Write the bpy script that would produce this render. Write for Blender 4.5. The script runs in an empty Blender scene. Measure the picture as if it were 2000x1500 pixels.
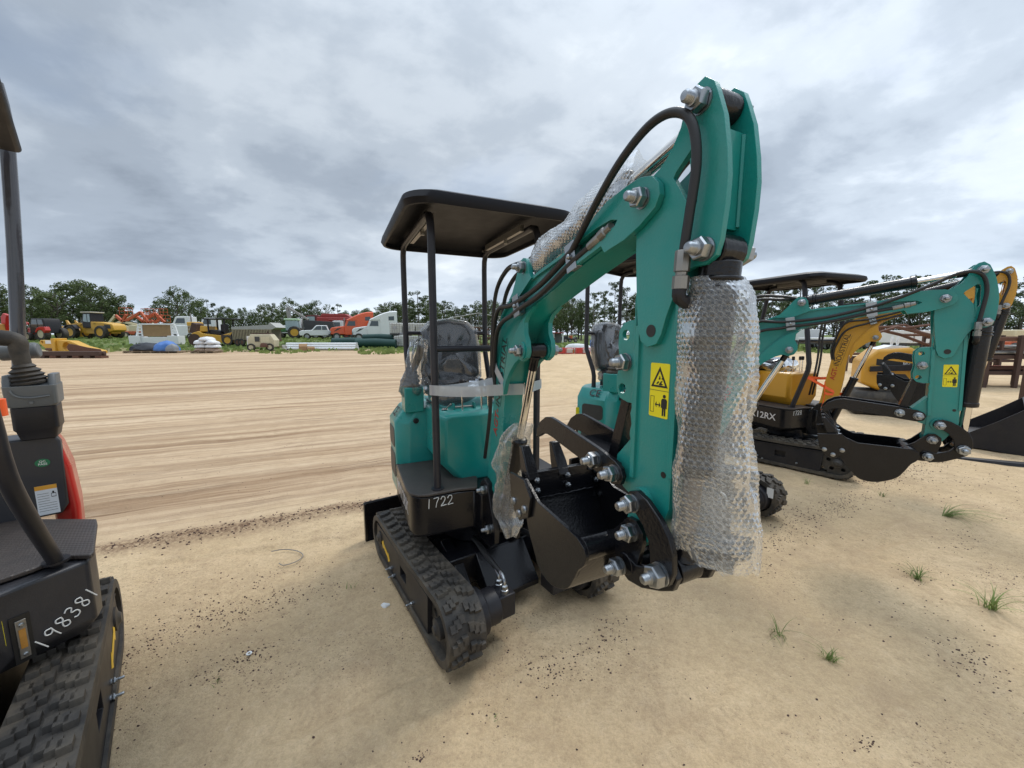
import bpy, bmesh, math, random
from mathutils import Vector as V, Matrix as MX, noise as NZ
from mathutils.geometry import tessellate_polygon
R_ = math.radians
SC = bpy.context.scene
COL = SC.collection
# ---------------------------------------------------------------- camera, sky, sun, exposure
FPX, HOR, CAMH = 750.0, 652.0, 1.5          # focal length / horizon of the 2000x1500 photograph, eye height
PITCH = math.atan((750 - HOR) / FPX)
cd = bpy.data.cameras.new('camera'); cam = bpy.data.objects.new('camera', cd); COL.objects.link(cam)
cam.location = (0, 0, CAMH); cam.rotation_euler = (R_(90) - PITCH, 0, 0)
cd.sensor_width = 36; cd.lens = FPX / 2000 * 36; cd.clip_start = .02; cd.clip_end = 2000
SC.camera = cam
SUN_EL, SUN_AZ = R_(52), R_(38)              # azimuth clockwise from +Y
SC.view_settings.view_transform = 'Standard'; SC.view_settings.look = 'None'
SC.view_settings.exposure = 0.25; SC.view_settings.gamma = 1
wd = bpy.data.worlds.new('World'); SC.world = wd; wd.use_nodes = True
def sky_nodes():
    nt = wd.node_tree; N = nt.nodes; L = nt.links; N.clear()
    out = N.new('ShaderNodeOutputWorld')
    def math_(op, a, b=None, clamp=False):
        n = N.new('ShaderNodeMath'); n.operation = op; n.use_clamp = clamp
        for i, x in enumerate((a, b)):
            if x is None: continue
            if isinstance(x, (int, float)): n.inputs[i].default_value = x
            else: L.new(x, n.inputs[i])
        return n.outputs[0]
    def ramp(fac, stops, interp='EASE'):
        n = N.new('ShaderNodeValToRGB'); n.color_ramp.interpolation = interp
        e = n.color_ramp.elements
        while len(e) < len(stops): e.new(.5)
        for k, (p, c) in zip(e, stops):
            k.position = p; k.color = (*c, 1) if len(c) == 3 else c
        L.new(fac, n.inputs[0]); return n.outputs[0]
    st = N.new('ShaderNodeTexSky'); st.sky_type = 'NISHITA'; st.sun_disc = False
    st.sun_elevation = SUN_EL; st.sun_rotation = SUN_AZ
    bg0 = N.new('ShaderNodeBackground'); bg0.inputs[1].default_value = .1; L.new(st.outputs[0], bg0.inputs[0])
    tc = N.new('ShaderNodeTexCoord'); sp = N.new('ShaderNodeSeparateXYZ'); L.new(tc.outputs['Generated'], sp.inputs[0])
    z = math_('MAXIMUM', sp.outputs[2], 0.0)
    den = math_('ADD', z, .30)
    cb = N.new('ShaderNodeCombineXYZ')
    L.new(math_('DIVIDE', sp.outputs[0], den), cb.inputs[0]); L.new(math_('DIVIDE', sp.outputs[1], den), cb.inputs[1])
    def noise(scale, detail, rough, off, sx=1, sy=1, rot=0, dist=0):
        mp = N.new('ShaderNodeMapping'); mp.inputs['Location'].default_value = off; mp.inputs['Scale'].default_value = (sx, sy, 1)
        mp.inputs['Rotation'].default_value = (0, 0, rot)
        L.new(cb.outputs[0], mp.inputs[0]); n = N.new('ShaderNodeTexNoise')
        n.inputs['Scale'].default_value = scale; n.inputs['Detail'].default_value = detail; n.inputs['Roughness'].default_value = rough
        n.inputs['Distortion'].default_value = dist
        L.new(mp.outputs[0], n.inputs[0]); return n.outputs[0]
    big = noise(.86, 8, .53, (3.1, 1.7, 0), 1, 1.15, R_(-35), .2)
    fine = noise(2.9, 9, .58, (7.7, 2.2, 0), 1, 1.2, R_(-30), .15)
    mix = math_('ADD', math_('MULTIPLY', math_('SUBTRACT', math_('ADD', math_('MULTIPLY', big, .73), math_('MULTIPLY', fine, .27)), .5), 1.40), .50)
    mix = math_('ADD', .5, math_('MULTIPLY', math_('SUBTRACT', mix, .5), math_('ADD', .42, math_('MULTIPLY', z, 2.4), True)))
    # thick cloud: dark undersides to bright thin parts
    ccol = ramp(mix, [(.28, (.235, .28, .345)), (.41, (.325, .38, .455)), (.50, (.42, .48, .555)), (.58, (.52, .58, .65)), (.70, (.68, .735, .785))])
    # the sun stands behind the cloud on the right: brighter there; brightness added at the unseen zenith to light the yard
    sd = N.new('ShaderNodeVectorMath'); sd.operation = 'DOT_PRODUCT'
    L.new(tc.outputs['Generated'], sd.inputs[0])
    e, a = R_(22), R_(52)
    sd.inputs[1].default_value = (math.sin(a) * math.cos(e), math.cos(a) * math.cos(e), math.sin(e))
    glow = math_('MULTIPLY', math_('POWER', math_('MAXIMUM', sd.outputs['Value'], 0), 5), .42)
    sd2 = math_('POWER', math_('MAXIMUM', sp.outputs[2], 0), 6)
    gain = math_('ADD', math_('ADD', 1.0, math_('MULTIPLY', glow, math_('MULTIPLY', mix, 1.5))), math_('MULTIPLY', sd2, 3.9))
    hz = math_('MULTIPLY', math_('POWER', math_('SUBTRACT', 1.0, z, True), 8), .72)
    gain = math_('ADD', gain, hz)
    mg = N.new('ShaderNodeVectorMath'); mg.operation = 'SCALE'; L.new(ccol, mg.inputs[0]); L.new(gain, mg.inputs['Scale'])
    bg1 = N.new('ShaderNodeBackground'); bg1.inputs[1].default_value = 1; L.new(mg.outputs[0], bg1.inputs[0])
    # openings where a little blue shows
    hole = noise(.9, 5, .5, (11.3, 5.2, 0), 1, 1.6, R_(-20), .3)
    hm = ramp(hole, [(.0, (1, 1, 1)), (.30, (1, 1, 1)), (.40, (.86, .86, .86)), (.46, (1, 1, 1))])
    hm = ramp(hole, [(.0, (.55,) * 3), (.33, (.7,) * 3), (.44, (1, 1, 1)), (1, (1, 1, 1))])
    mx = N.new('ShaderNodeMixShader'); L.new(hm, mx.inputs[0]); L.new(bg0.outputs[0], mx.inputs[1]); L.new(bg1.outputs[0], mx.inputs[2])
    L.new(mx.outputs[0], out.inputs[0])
sky_nodes()
ld = bpy.data.lights.new('sun', 'SUN'); sun = bpy.data.objects.new('sun', ld); COL.objects.link(sun)
ld.energy = 1.5; ld.angle = R_(16); ld.color = (1, .955, .89)
sdir = V((math.sin(SUN_AZ) * math.cos(SUN_EL), math.cos(SUN_AZ) * math.cos(SUN_EL), math.sin(SUN_EL)))
sun.rotation_euler = sdir.to_track_quat('Z', 'Y').to_euler(); sun.location = (20, 20, 40)
SC.cycles.max_bounces = 10; SC.cycles.transparent_max_bounces = 24; SC.cycles.caustics_reflective = False; SC.cycles.caustics_refractive = False
SC.cycles.use_denoising = True

# ---------------------------------------------------------------- measuring the photograph (pixel + known plane -> point in the yard)
_s, _c = math.sin(PITCH), math.cos(PITCH)
CAM = V((0, 0, CAMH))
def ray(u, v):
    x = (u - 1000) / FPX; y = (750 - v) / FPX
    return V((x, _c + y * _s, -_s + y * _c))
def gp(u, v, z=0.0):
    r = ray(u, v); return CAM + r * ((z - CAMH) / r.z)
class Frame:
    def __init__(s, ox, oy, h):
        s.o = V((ox, oy, 0)); s.h = h; h = R_(h)
        s.F = V((math.sin(h), -math.cos(h), 0)); s.L = V((math.cos(h), math.sin(h), 0))
        s.M = MX.Translation(s.o) @ MX.Rotation(h - math.pi / 2, 4, 'Z')
        s.c = s.loc(CAM)
    def loc(s, p):
        d = p - s.o; return V((d.dot(s.F), d.dot(s.L), d.z))
    def _r(s, u, v):
        r = ray(u, v); return V((r.dot(s.F), r.dot(s.L), r.z))
    def on(s, u, v, ax, val):
        r = s._r(u, v); return s.c + r * ((val - s.c[ax]) / r[ax])
def rnd(a, b): return random.uniform(a, b)
random.seed(7)

# ---------------------------------------------------------------- materials
MATS = {}
def mat(name, col=(.5, .5, .5), rough=.5, metal=0, coat=0, var=.12, scale=9, bump=0, bscale=60, alpha=1, dust=0, spec=.5, trans=0):
    if name in MATS: return MATS[name]
    m = bpy.data.materials.new(name); m.use_nodes = True; MATS[name] = m
    nt = m.node_tree; N = nt.nodes; L = nt.links; b = N['Principled BSDF']
    b.inputs['Metallic'].default_value = metal; b.inputs['Coat Weight'].default_value = coat; b.inputs['Coat Roughness'].default_value = .08
    b.inputs['Alpha'].default_value = alpha; b.inputs['Specular IOR Level'].default_value = spec; b.inputs['Transmission Weight'].default_value = trans
    tc = N.new('ShaderNodeTexCoord')
    n = N.new('ShaderNodeTexNoise'); n.inputs['Scale'].default_value = scale; n.inputs['Detail'].default_value = 6; n.inputs['Roughness'].default_value = .6
    L.new(tc.outputs['Object'], n.inputs[0])
    mx = N.new('ShaderNodeMix'); mx.data_type = 'RGBA'
    mx.inputs[6].default_value = (*[max(0, c * (1 - var)) for c in col], 1); mx.inputs[7].default_value = (*[min(1, c * (1 + var)) for c in col], 1)
    L.new(n.outputs[0], mx.inputs[0]); colout = mx.outputs[2]
    if dust:
        n2 = N.new('ShaderNodeTexNoise'); n2.inputs['Scale'].default_value = 5; n2.inputs['Detail'].default_value = 9; n2.inputs['Roughness'].default_value = .7
        L.new(tc.outputs['Object'], n2.inputs[0])
        rp = N.new('ShaderNodeValToRGB'); rp.color_ramp.elements[0].position = .42; rp.color_ramp.elements[1].position = .78
        rp.color_ramp.elements[1].color = (dust,) * 3 + (1,); rp.color_ramp.elements[0].color = (dust * .12,) * 3 + (1,)
        L.new(n2.outputs[0], rp.inputs[0])
        md = N.new('ShaderNodeMix'); md.data_type = 'RGBA'; L.new(rp.outputs[0], md.inputs[0]); L.new(colout, md.inputs[6])
        md.inputs[7].default_value = (.36, .29, .2, 1); colout = md.outputs[2]
    L.new(colout, b.inputs['Base Color'])
    mr = N.new('ShaderNodeMapRange'); mr.inputs[3].default_value = max(.03, rough - .09); mr.inputs[4].default_value = min(1, rough + .12)
    L.new(n.outputs[0], mr.inputs[0]); L.new(mr.outputs[0], b.inputs['Roughness'])
    if bump:
        n3 = N.new('ShaderNodeTexNoise'); n3.inputs['Scale'].default_value = bscale; n3.inputs['Detail'].default_value = 3; L.new(tc.outputs['Object'], n3.inputs[0])
        bp = N.new('ShaderNodeBump'); bp.inputs['Strength'].default_value = bump; bp.inputs['Distance'].default_value = .004
        L.new(n3.outputs[0], bp.inputs['Height']); L.new(bp.outputs[0], b.inputs['Normal'])
    return m
TEAL = mat('teal_paint', (.002, .235, .212), .28, coat=.15, var=.09, scale=3, bump=.14, bscale=140, dust=.11)
YELL = mat('yellow_paint', (.58, .29, .018), .34, coat=.2, var=.08, scale=3, bump=.1, bscale=140, dust=.06)
BLK = mat('black_gloss_paint', (.005, .0055, .008), .22, coat=0, var=.2, scale=5, bump=.25, bscale=110, dust=.02, spec=.38)
BLKM = mat('black_satin_steel', (.012, .0125, .017), .42, var=.2, dust=.05, spec=.35)
DGR = mat('dark_grey_paint', (.018, .019, .026), .4, var=.15, dust=.04, spec=.4)
ROOF = mat('charcoal_canopy_plastic', (.008, .0085, .012), .48, var=.12, bump=.08, bscale=300, dust=.004, spec=.22)
RUB = mat('black_rubber', (.017, .017, .018), .62, var=.25, scale=14, bump=.2, bscale=90, dust=.38)
HOSE = mat('black_hose_rubber', (.014, .014, .015), .42, var=.1)
CHR = mat('chrome_rod', (.78, .76, .73), .09, metal=1, var=.03)
ZNC = mat('zinc_bolt', (.36, .38, .40), .33, metal=1, var=.2, scale=40)
DUL = mat('dull_steel', (.3, .29, .27), .42, metal=.9, var=.2, scale=30)
HUB = mat('hub_steel', (.035, .034, .034), .5, metal=.3, var=.3, dust=.2)
DIMROD = mat('dimmed_rod', (.16, .15, .15), .3, metal=.8, var=.1)  # chrome with the dimming under layers of wrap put into its colour
SEAT = mat('black_vinyl', (.035, .037, .042), .5, var=.15, bump=.3, bscale=50)
WHT = mat('white_tape', (.74, .77, .8), .3, var=.06, scale=14)
WPAINT = mat('white_paint', (.75, .76, .76), .35, var=.08, scale=2, dust=.05)
DYEL = mat('decal_yellow', (.82, .70, .012), .38, var=.05)
DBLK = mat('decal_black', (.012, .012, .012), .4, var=.1)
MARK = mat('white_marker', (.72, .72, .70), .6, var=.15, scale=60)
MATM = mat('ribbed_floor_mat', (.028, .022, .021), .6, var=.25, scale=30, bump=.0, dust=.12)
GLASS = mat('dark_glass', (.02, .025, .03), .06, var=.1, coat=.5)
ORNG = mat('orange_ribbon', (.9, .13, .03), .5, var=.06)
RED = mat('red_paint', (.46, .018, .014), .28, coat=.3, var=.08, scale=2, dust=.06)
GREYP = mat('grey_plastic', (.13, .14, .145), .45, var=.08, bump=.1, bscale=200)

def film_mat(name, base, dens, rough=.12, glo=.8):
    m = bpy.data.materials.new(name); m.use_nodes = True; MATS[name] = m
    nt = m.node_tree; N = nt.nodes; L = nt.links; N.clear()
    out = N.new('ShaderNodeOutputMaterial'); tr = N.new('ShaderNodeBsdfTransparent'); gl = N.new('ShaderNodeBsdfGlossy'); df = N.new('ShaderNodeBsdfDiffuse'); tl = N.new('ShaderNodeBsdfTranslucent')
    gl.inputs['Roughness'].default_value = rough; gl.inputs[0].default_value = (.95, .97, 1, 1)
    df.inputs[0].default_value = (*base, 1); tl.inputs[0].default_value = (*base, 1); tr.inputs[0].default_value = (.96, .97, .97, 1)
    m1 = N.new('ShaderNodeMixShader'); m1.inputs[0].default_value = .5; L.new(df.outputs[0], m1.inputs[1]); L.new(tl.outputs[0], m1.inputs[2])
    lw = N.new('ShaderNodeLayerWeight'); lw.inputs[0].default_value = .35
    tc = N.new('ShaderNodeTexCoord'); n = N.new('ShaderNodeTexNoise'); n.inputs['Scale'].default_value = 11; n.inputs['Detail'].default_value = 5; L.new(tc.outputs['Object'], n.inputs[0])
    at = N.new('ShaderNodeAttribute'); at.attribute_name = 'ring'
    def mth(op, a, b):
        q = N.new('ShaderNodeMath'); q.operation = op; q.use_clamp = True
        for i, x in enumerate((a, b)):
            if isinstance(x, (int, float)): q.inputs[i].default_value = x
            else: L.new(x, q.inputs[i])
        return q.outputs[0]
    nr = mth('ADD', mth('MULTIPLY', n.outputs[0], dens * .5), dens * .45)
    fac = mth('ADD', mth('ADD', nr, mth('MULTIPLY', lw.outputs['Facing'], dens * .8)), mth('MULTIPLY', at.outputs['Fac'], .36))
    m2 = N.new('ShaderNodeMixShader'); L.new(fac, m2.inputs[0]); L.new(tr.outputs[0], m2.inputs[1]); L.new(m1.outputs[0], m2.inputs[2])
    m3 = N.new('ShaderNodeMixShader'); L.new(mth('ADD', mth('MULTIPLY', lw.outputs['Fresnel'], glo), .03), m3.inputs[0]); L.new(m2.outputs[0], m3.inputs[1]); L.new(gl.outputs[0], m3.inputs[2])
    L.new(m3.outputs[0], out.inputs[0]); return m
FILM = film_mat('clear_plastic_film', (.88, .9, .92), .11, .07)
BUBB = film_mat('bubble_wrap_film', (.68, .68, .66), .18, .2, .42)

# ---------------------------------------------------------------- mesh helpers
def crom(pts, k):
    if k <= 1 or len(pts) < 3: return [V(p) for p in pts]
    P = [V(p) for p in pts]; out = []
    for i in range(len(P) - 1):
        a, b, c, d = P[max(i - 1, 0)], P[i], P[i + 1], P[min(i + 2, len(P) - 1)]
        for j in range(k):
            t = j / k
            out.append(.5 * ((2 * b) + (c - a) * t + (2 * a - 5 * b + 4 * c - d) * t * t + (3 * b - a - 3 * c + d) * t ** 3))
    out.append(P[-1]); return out
class MB:
    def __init__(s): s.v = []; s.f = []
    def add(s, vs, fs, M=None):
        o = len(s.v); s.v += [tuple((M @ V(p)) if M else p) for p in vs]; s.f += [tuple(i + o for i in f) for f in fs]; return s
    def box(s, x0, x1, y0, y1, z0, z1, M=None):
        return s.add([(x, y, z) for x in (x0, x1) for y in (y0, y1) for z in (z0, z1)], [(0, 1, 3, 2), (4, 6, 7, 5), (0, 4, 5, 1), (2, 3, 7, 6), (0, 2, 6, 4), (1, 5, 7, 3)], M)
    def prism(s, pts, a, b, ax='y', holes=(), M=None):
        def p3(p, h): return (p[0], h, p[1]) if ax == 'y' else ((h, p[0], p[1]) if ax == 'x' else (p[0], p[1], h))
        loops = [list(pts)] + [list(h) for h in holes]; allp = [p for l in loops for p in l]; n = len(allp)
        vs = [p3(p, a) for p in allp] + [p3(p, b) for p in allp]; fs = []
        if holes:
            for t in tessellate_polygon([[V((p[0], p[1], 0)) for p in l] for l in loops]):
                fs.append(tuple(t)); fs.append(tuple(i + n for i in reversed(t)))
        else: fs += [tuple(range(n)), tuple(range(2 * n - 1, n - 1, -1))]
        o = 0
        for l in loops:
            k = len(l)
            for i in range(k): fs.append((o + i, o + (i + 1) % k, n + o + (i + 1) % k, n + o + i))
            o += k
        return s.add(vs, fs, M)
    def loft(s, rings, cap=True, M=None):
        n = len(rings[0]); vs = [p for r in rings for p in r]; fs = []
        for k in range(len(rings) - 1):
            for i in range(n): fs.append((k * n + i, k * n + (i + 1) % n, (k + 1) * n + (i + 1) % n, (k + 1) * n + i))
        if cap: fs += [tuple(range(n)), tuple(range(len(vs) - 1, len(vs) - n - 1, -1))]
        return s.add(vs, fs, M)
    def lathe(s, prof, p0, d, n=20, M=None, cap=True):
        d = V(d).normalized(); u = d.orthogonal().normalized(); w = d.cross(u); p0 = V(p0)
        return s.loft([[p0 + d * t + (u * math.cos(a) + w * math.sin(a)) * max(r, 1e-4) for a in (2 * math.pi * i / n for i in range(n))] for r, t in prof], cap, M)
    def cyl(s, p0, p1, r, r1=None, n=16, M=None):
        d = V(p1) - V(p0); return s.lathe([(r, 0), (r if r1 is None else r1, d.length)], p0, d, n, M)
    def tube(s, pts, r, n=10, k=1, M=None):
        P = crom(pts, k); rings = []; t0 = (P[1] - P[0]).normalized(); u = t0.orthogonal().normalized()
        for i, p in enumerate(P):
            t = ((P[min(i + 1, len(P) - 1)] - P[max(i - 1, 0)])).normalized(); u = (u - t * u.dot(t)).normalized(); w = t.cross(u)
            rr = r(i / (len(P) - 1)) if callable(r) else r
            rings.append([p + (u * math.cos(a) + w * math.sin(a)) * rr for a in (2 * math.pi * j / n for j in range(n))])
        return s.loft(rings, True, M)
    def band(s, pts, w, th, up, k=1, M=None):           # flat strap along a path; width along up
        P = crom(pts, k); up = V(up).normalized(); rings = []
        for i, p in enumerate(P):
            t = (P[min(i + 1, len(P) - 1)] - P[max(i - 1, 0)]).normalized(); n = t.cross(up).normalized()
            rings.append([p + up * w / 2 + n * th / 2, p + up * w / 2 - n * th / 2, p - up * w / 2 - n * th / 2, p - up * w / 2 + n * th / 2])
        return s.loft(rings, True, M)
    def build(s, name, m, parent=None, bevel=0, smooth=35, M=None, label=None, fix=True, seg=2):
        me = bpy.data.meshes.new(name); me.from_pydata(s.v, [], s.f)
        if fix:
            bm = bmesh.new(); bm.from_mesh(me); bmesh.ops.recalc_face_normals(bm, faces=bm.faces[:]); bm.to_mesh(me); bm.free()
        me.materials.append(m)
        if smooth:
            me.shade_smooth(); me.set_sharp_from_angle(angle=R_(smooth))
        ob = bpy.data.objects.new(name, me); COL.objects.link(ob)
        if parent: ob.parent = parent
        if M is not None: ob.matrix_basis = M
        if bevel:
            b = ob.modifiers.new('bevel', 'BEVEL'); b.width = bevel; b.segments = seg; b.limit_method = 'ANGLE'; b.angle_limit = R_(40); b.harden_normals = False
        if label: ob['label'] = label
        return ob
def tag(o, label=None, cat=None, group=None, kind=None):
    if label: o['label'] = label
    if cat: o['category'] = cat
    if group: o['group'] = group
    if kind: o['kind'] = kind
    return o
def empty(name, M, label, cat, group=None):
    o = bpy.data.objects.new(name, None); COL.objects.link(o); o.matrix_basis = M if isinstance(M, MX) else MX.Translation(M); o.empty_display_size = .2
    return tag(o, label, cat, group)
def copy_tree(o, parent=None):
    c = o.copy(); COL.objects.link(c)
    if parent: c.parent = parent
    for ch in o.children: copy_tree(ch, c)
    return c
def rrect(x0, x1, y0, y1, r, n=5):
    out = []
    for cx, cy, a0 in ((x1 - r, y1 - r, 0), (x0 + r, y1 - r, 90), (x0 + r, y0 + r, 180), (x1 - r, y0 + r, 270)):
        for i in range(n + 1):
            a = R_(a0 + 90 * i / n); out.append((cx + r * math.cos(a), cy + r * math.sin(a)))
    return out
def circ(cx, cy, r, n=16): return [(cx + r * math.cos(2 * math.pi * i / n), cy + r * math.sin(2 * math.pi * i / n)) for i in range(n)]
def text(s, size, M, m, parent, name, label=None, ext=.0006, bold=0, ax='CENTER'):
    c = bpy.data.curves.new(name, 'FONT'); c.body = s; c.size = size; c.extrude = ext; c.offset = bold; c.align_x = ax; c.align_y = 'CENTER'; c.resolution_u = 3
    o = bpy.data.objects.new(name, c); COL.objects.link(o)
    me = bpy.data.meshes.new_from_object(o.evaluated_get(bpy.context.evaluated_depsgraph_get())); bpy.data.objects.remove(o)
    me.materials.clear(); me.materials.append(m); me.name = name
    ob = bpy.data.objects.new(name, me); COL.objects.link(ob)
    if parent: ob.parent = parent
    ob.matrix_basis = M
    if label: ob['label'] = label
    return ob
def face(p, right, up):
    r = V(right).normalized(); u = V(up).normalized(); n = r.cross(u).normalized(); u = n.cross(r)
    return MX(((r.x, u.x, n.x, p[0]), (r.y, u.y, n.y, p[1]), (r.z, u.z, n.z, p[2]), (0, 0, 0, 1)))
STROKE = {'1': [[(.35, 0), (.45, 1)]], '7': [[(.1, .95), (.35, 1), (.75, .95), (.5, .5), (.35, 0)]],
 '2': [[(.1, .75), (.3, 1), (.6, .95), (.65, .7), (.4, .35), (.1, .05), (.3, .06), (.8, .1)]],
 '8': [[(.7, .88), (.4, 1), (.2, .8), (.45, .55), (.7, .3), (.5, .02), (.2, .15), (.3, .42), (.6, .65), (.7, .88)]],
 '9': [[(.7, .85), (.4, 1), (.15, .75), (.35, .55), (.65, .7), (.7, .9), (.6, .4), (.55, 0)]],
 '3': [[(.15, .9), (.45, 1), (.65, .8), (.35, .55), (.65, .4), (.6, .1), (.3, 0), (.1, .12)]]}
def handwrite(s, size, M, parent, name, r=.0022, step=.72, bow=0):
    b = MB()
    for i, ch in enumerate(s):
        x0 = (i - len(s) / 2) * step * size
        for st in STROKE[ch]:
            b.tube([(x0 + x * size * .8 + rnd(-.01, .01) * size, (y - .5) * size + bow * i * size, 0) for x, y in st], r, 5, 4)
    return b.build(name, MARK, parent, M=M)
def bolt(b, p, d, af=.046, tip=.026, head=True):      # washer, hexagon nut, protruding threaded end
    p = V(p); d = V(d).normalized(); h = af * .58
    b.lathe([(af * .585, 0), (af * .585, .004)], p, d, 18)
    b.lathe([(af * .5, .005), (af * .577, .009), (af * .577, h), (af * .5, h + .003)], p, d, 6)
    b.lathe([(tip * .62, h + .003), (tip * .62, h + .008), (tip * .5, h + .009)] + [(tip * (.5 if k % 2 else .45), h + .010 + .0019 * k) for k in range(8)] + [(tip * .36, h + .028), (tip * .2, h + .029)], p, d, 14)
_PB = {}
def pbolt(parent, p, d, af=.041, tip=.024, name='pin_bolt'):
    k = (af, tip)
    if k not in _PB:
        b = MB(); bolt(b, (0, 0, 0), (0, 0, 1), af, tip); o = b.build(name, ZNC, parent); _PB[k] = o.data
    else:
        o = bpy.data.objects.new(name, _PB[k]); COL.objects.link(o); o.parent = parent
    o.matrix_basis = MX.Translation(V(p)) @ V(d).to_track_quat('Z', 'Y').to_matrix().to_4x4() @ MX.Rotation(rnd(0, 1), 4, 'Z')
    return o
# ---------------------------------------------------------------- ground
def far_h(x, y):
    t = min(max((y - 27) / 22, 0), 1); t = t * t * (3 - 2 * t)
    a = x / max(y, 1); e = min(max((.15 - a) / .9, 0), 1)
    return t * (.08 + .85 * e * e * (3 - 2 * e))
STRIPE = R_(24.5); SD = V((math.cos(STRIPE), math.sin(STRIPE), 0)); SN = V((-math.sin(STRIPE), math.cos(STRIPE), 0))
RIDGE = V((-2.9, 2.51, 0)).dot(SN)
TRACES = [((gp(a, b).x, gp(a, b).y), (gp(c, d).x, gp(c, d).y), hh, wd) for a, b, c, d, hh, wd in ((480, 1500, 1010, 1235, .011, .022), (640, 1500, 1130, 1260, .008, .02), (1500, 1130, 1990, 1010, .010, .03), (1620, 1090, 1790, 1010, .014, .035), (200, 1110, 700, 1040, .010, .03), (1250, 1500, 1480, 1330, .009, .03), (1680, 1480, 1990, 1230, .009, .035), (300, 1330, 640, 1240, .007, .025))]
def ground_h(x, y):
    h = far_h(x, y)
    if y > 60 or abs(x) > 60: return h
    p = V((x, y, 0)); q = p.dot(SN) - RIDGE; u = p.dot(SD)
    near = max(0, 1 - y / 26)
    h += (.018 * NZ.noise(V((x * .9, y * .9, 3))) + .012 * NZ.noise(V((x * 2.2, y * 2.2, 6))) + .007 * NZ.noise(V((x * 5, y * 5, 9)))) * near
    if y < 5: h -= .010 * max(0, NZ.noise(V((x * 7, y * 7, 21))) - .25)
    h += .035 * math.exp(-(q / .10) ** 2) * (.6 + .6 * NZ.noise(V((u * 2.5, q * 4, 1)))) if u < 2.2 else 0
    if y < 4:
        for (ax, ay), (bx_, by), hh, wd in TRACES:
            dx, dy = bx_ - ax, by - ay; L2 = dx * dx + dy * dy; t = min(max(((x - ax) * dx + (y - ay) * dy) / L2, 0), 1)
            d = math.hypot(x - ax - dx * t, y - ay - dy * t) + .03 * NZ.noise(V((x * 4, y * 4, 31))); f = min(t, 1 - t) * 6
            h += hh * (math.exp(-(d / wd) ** 2) - .8 * math.exp(-((d - 2 * wd) / (1.5 * wd)) ** 2)) * min(max(f, 0), 1) * (1 + NZ.noise(V((x * 9, y * 9, 14))))
    if q > 0: h += (.018 * NZ.noise(V((u * .12, q * 2.6, 5))) + .012 * NZ.noise(V((u * .25, q * 6, 2))) + .04 * NZ.noise(V((u * .08, q * .5, 7)))) * min(q / 1.2, 1) * max(0, 1 - y / 40)
    return h
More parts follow.
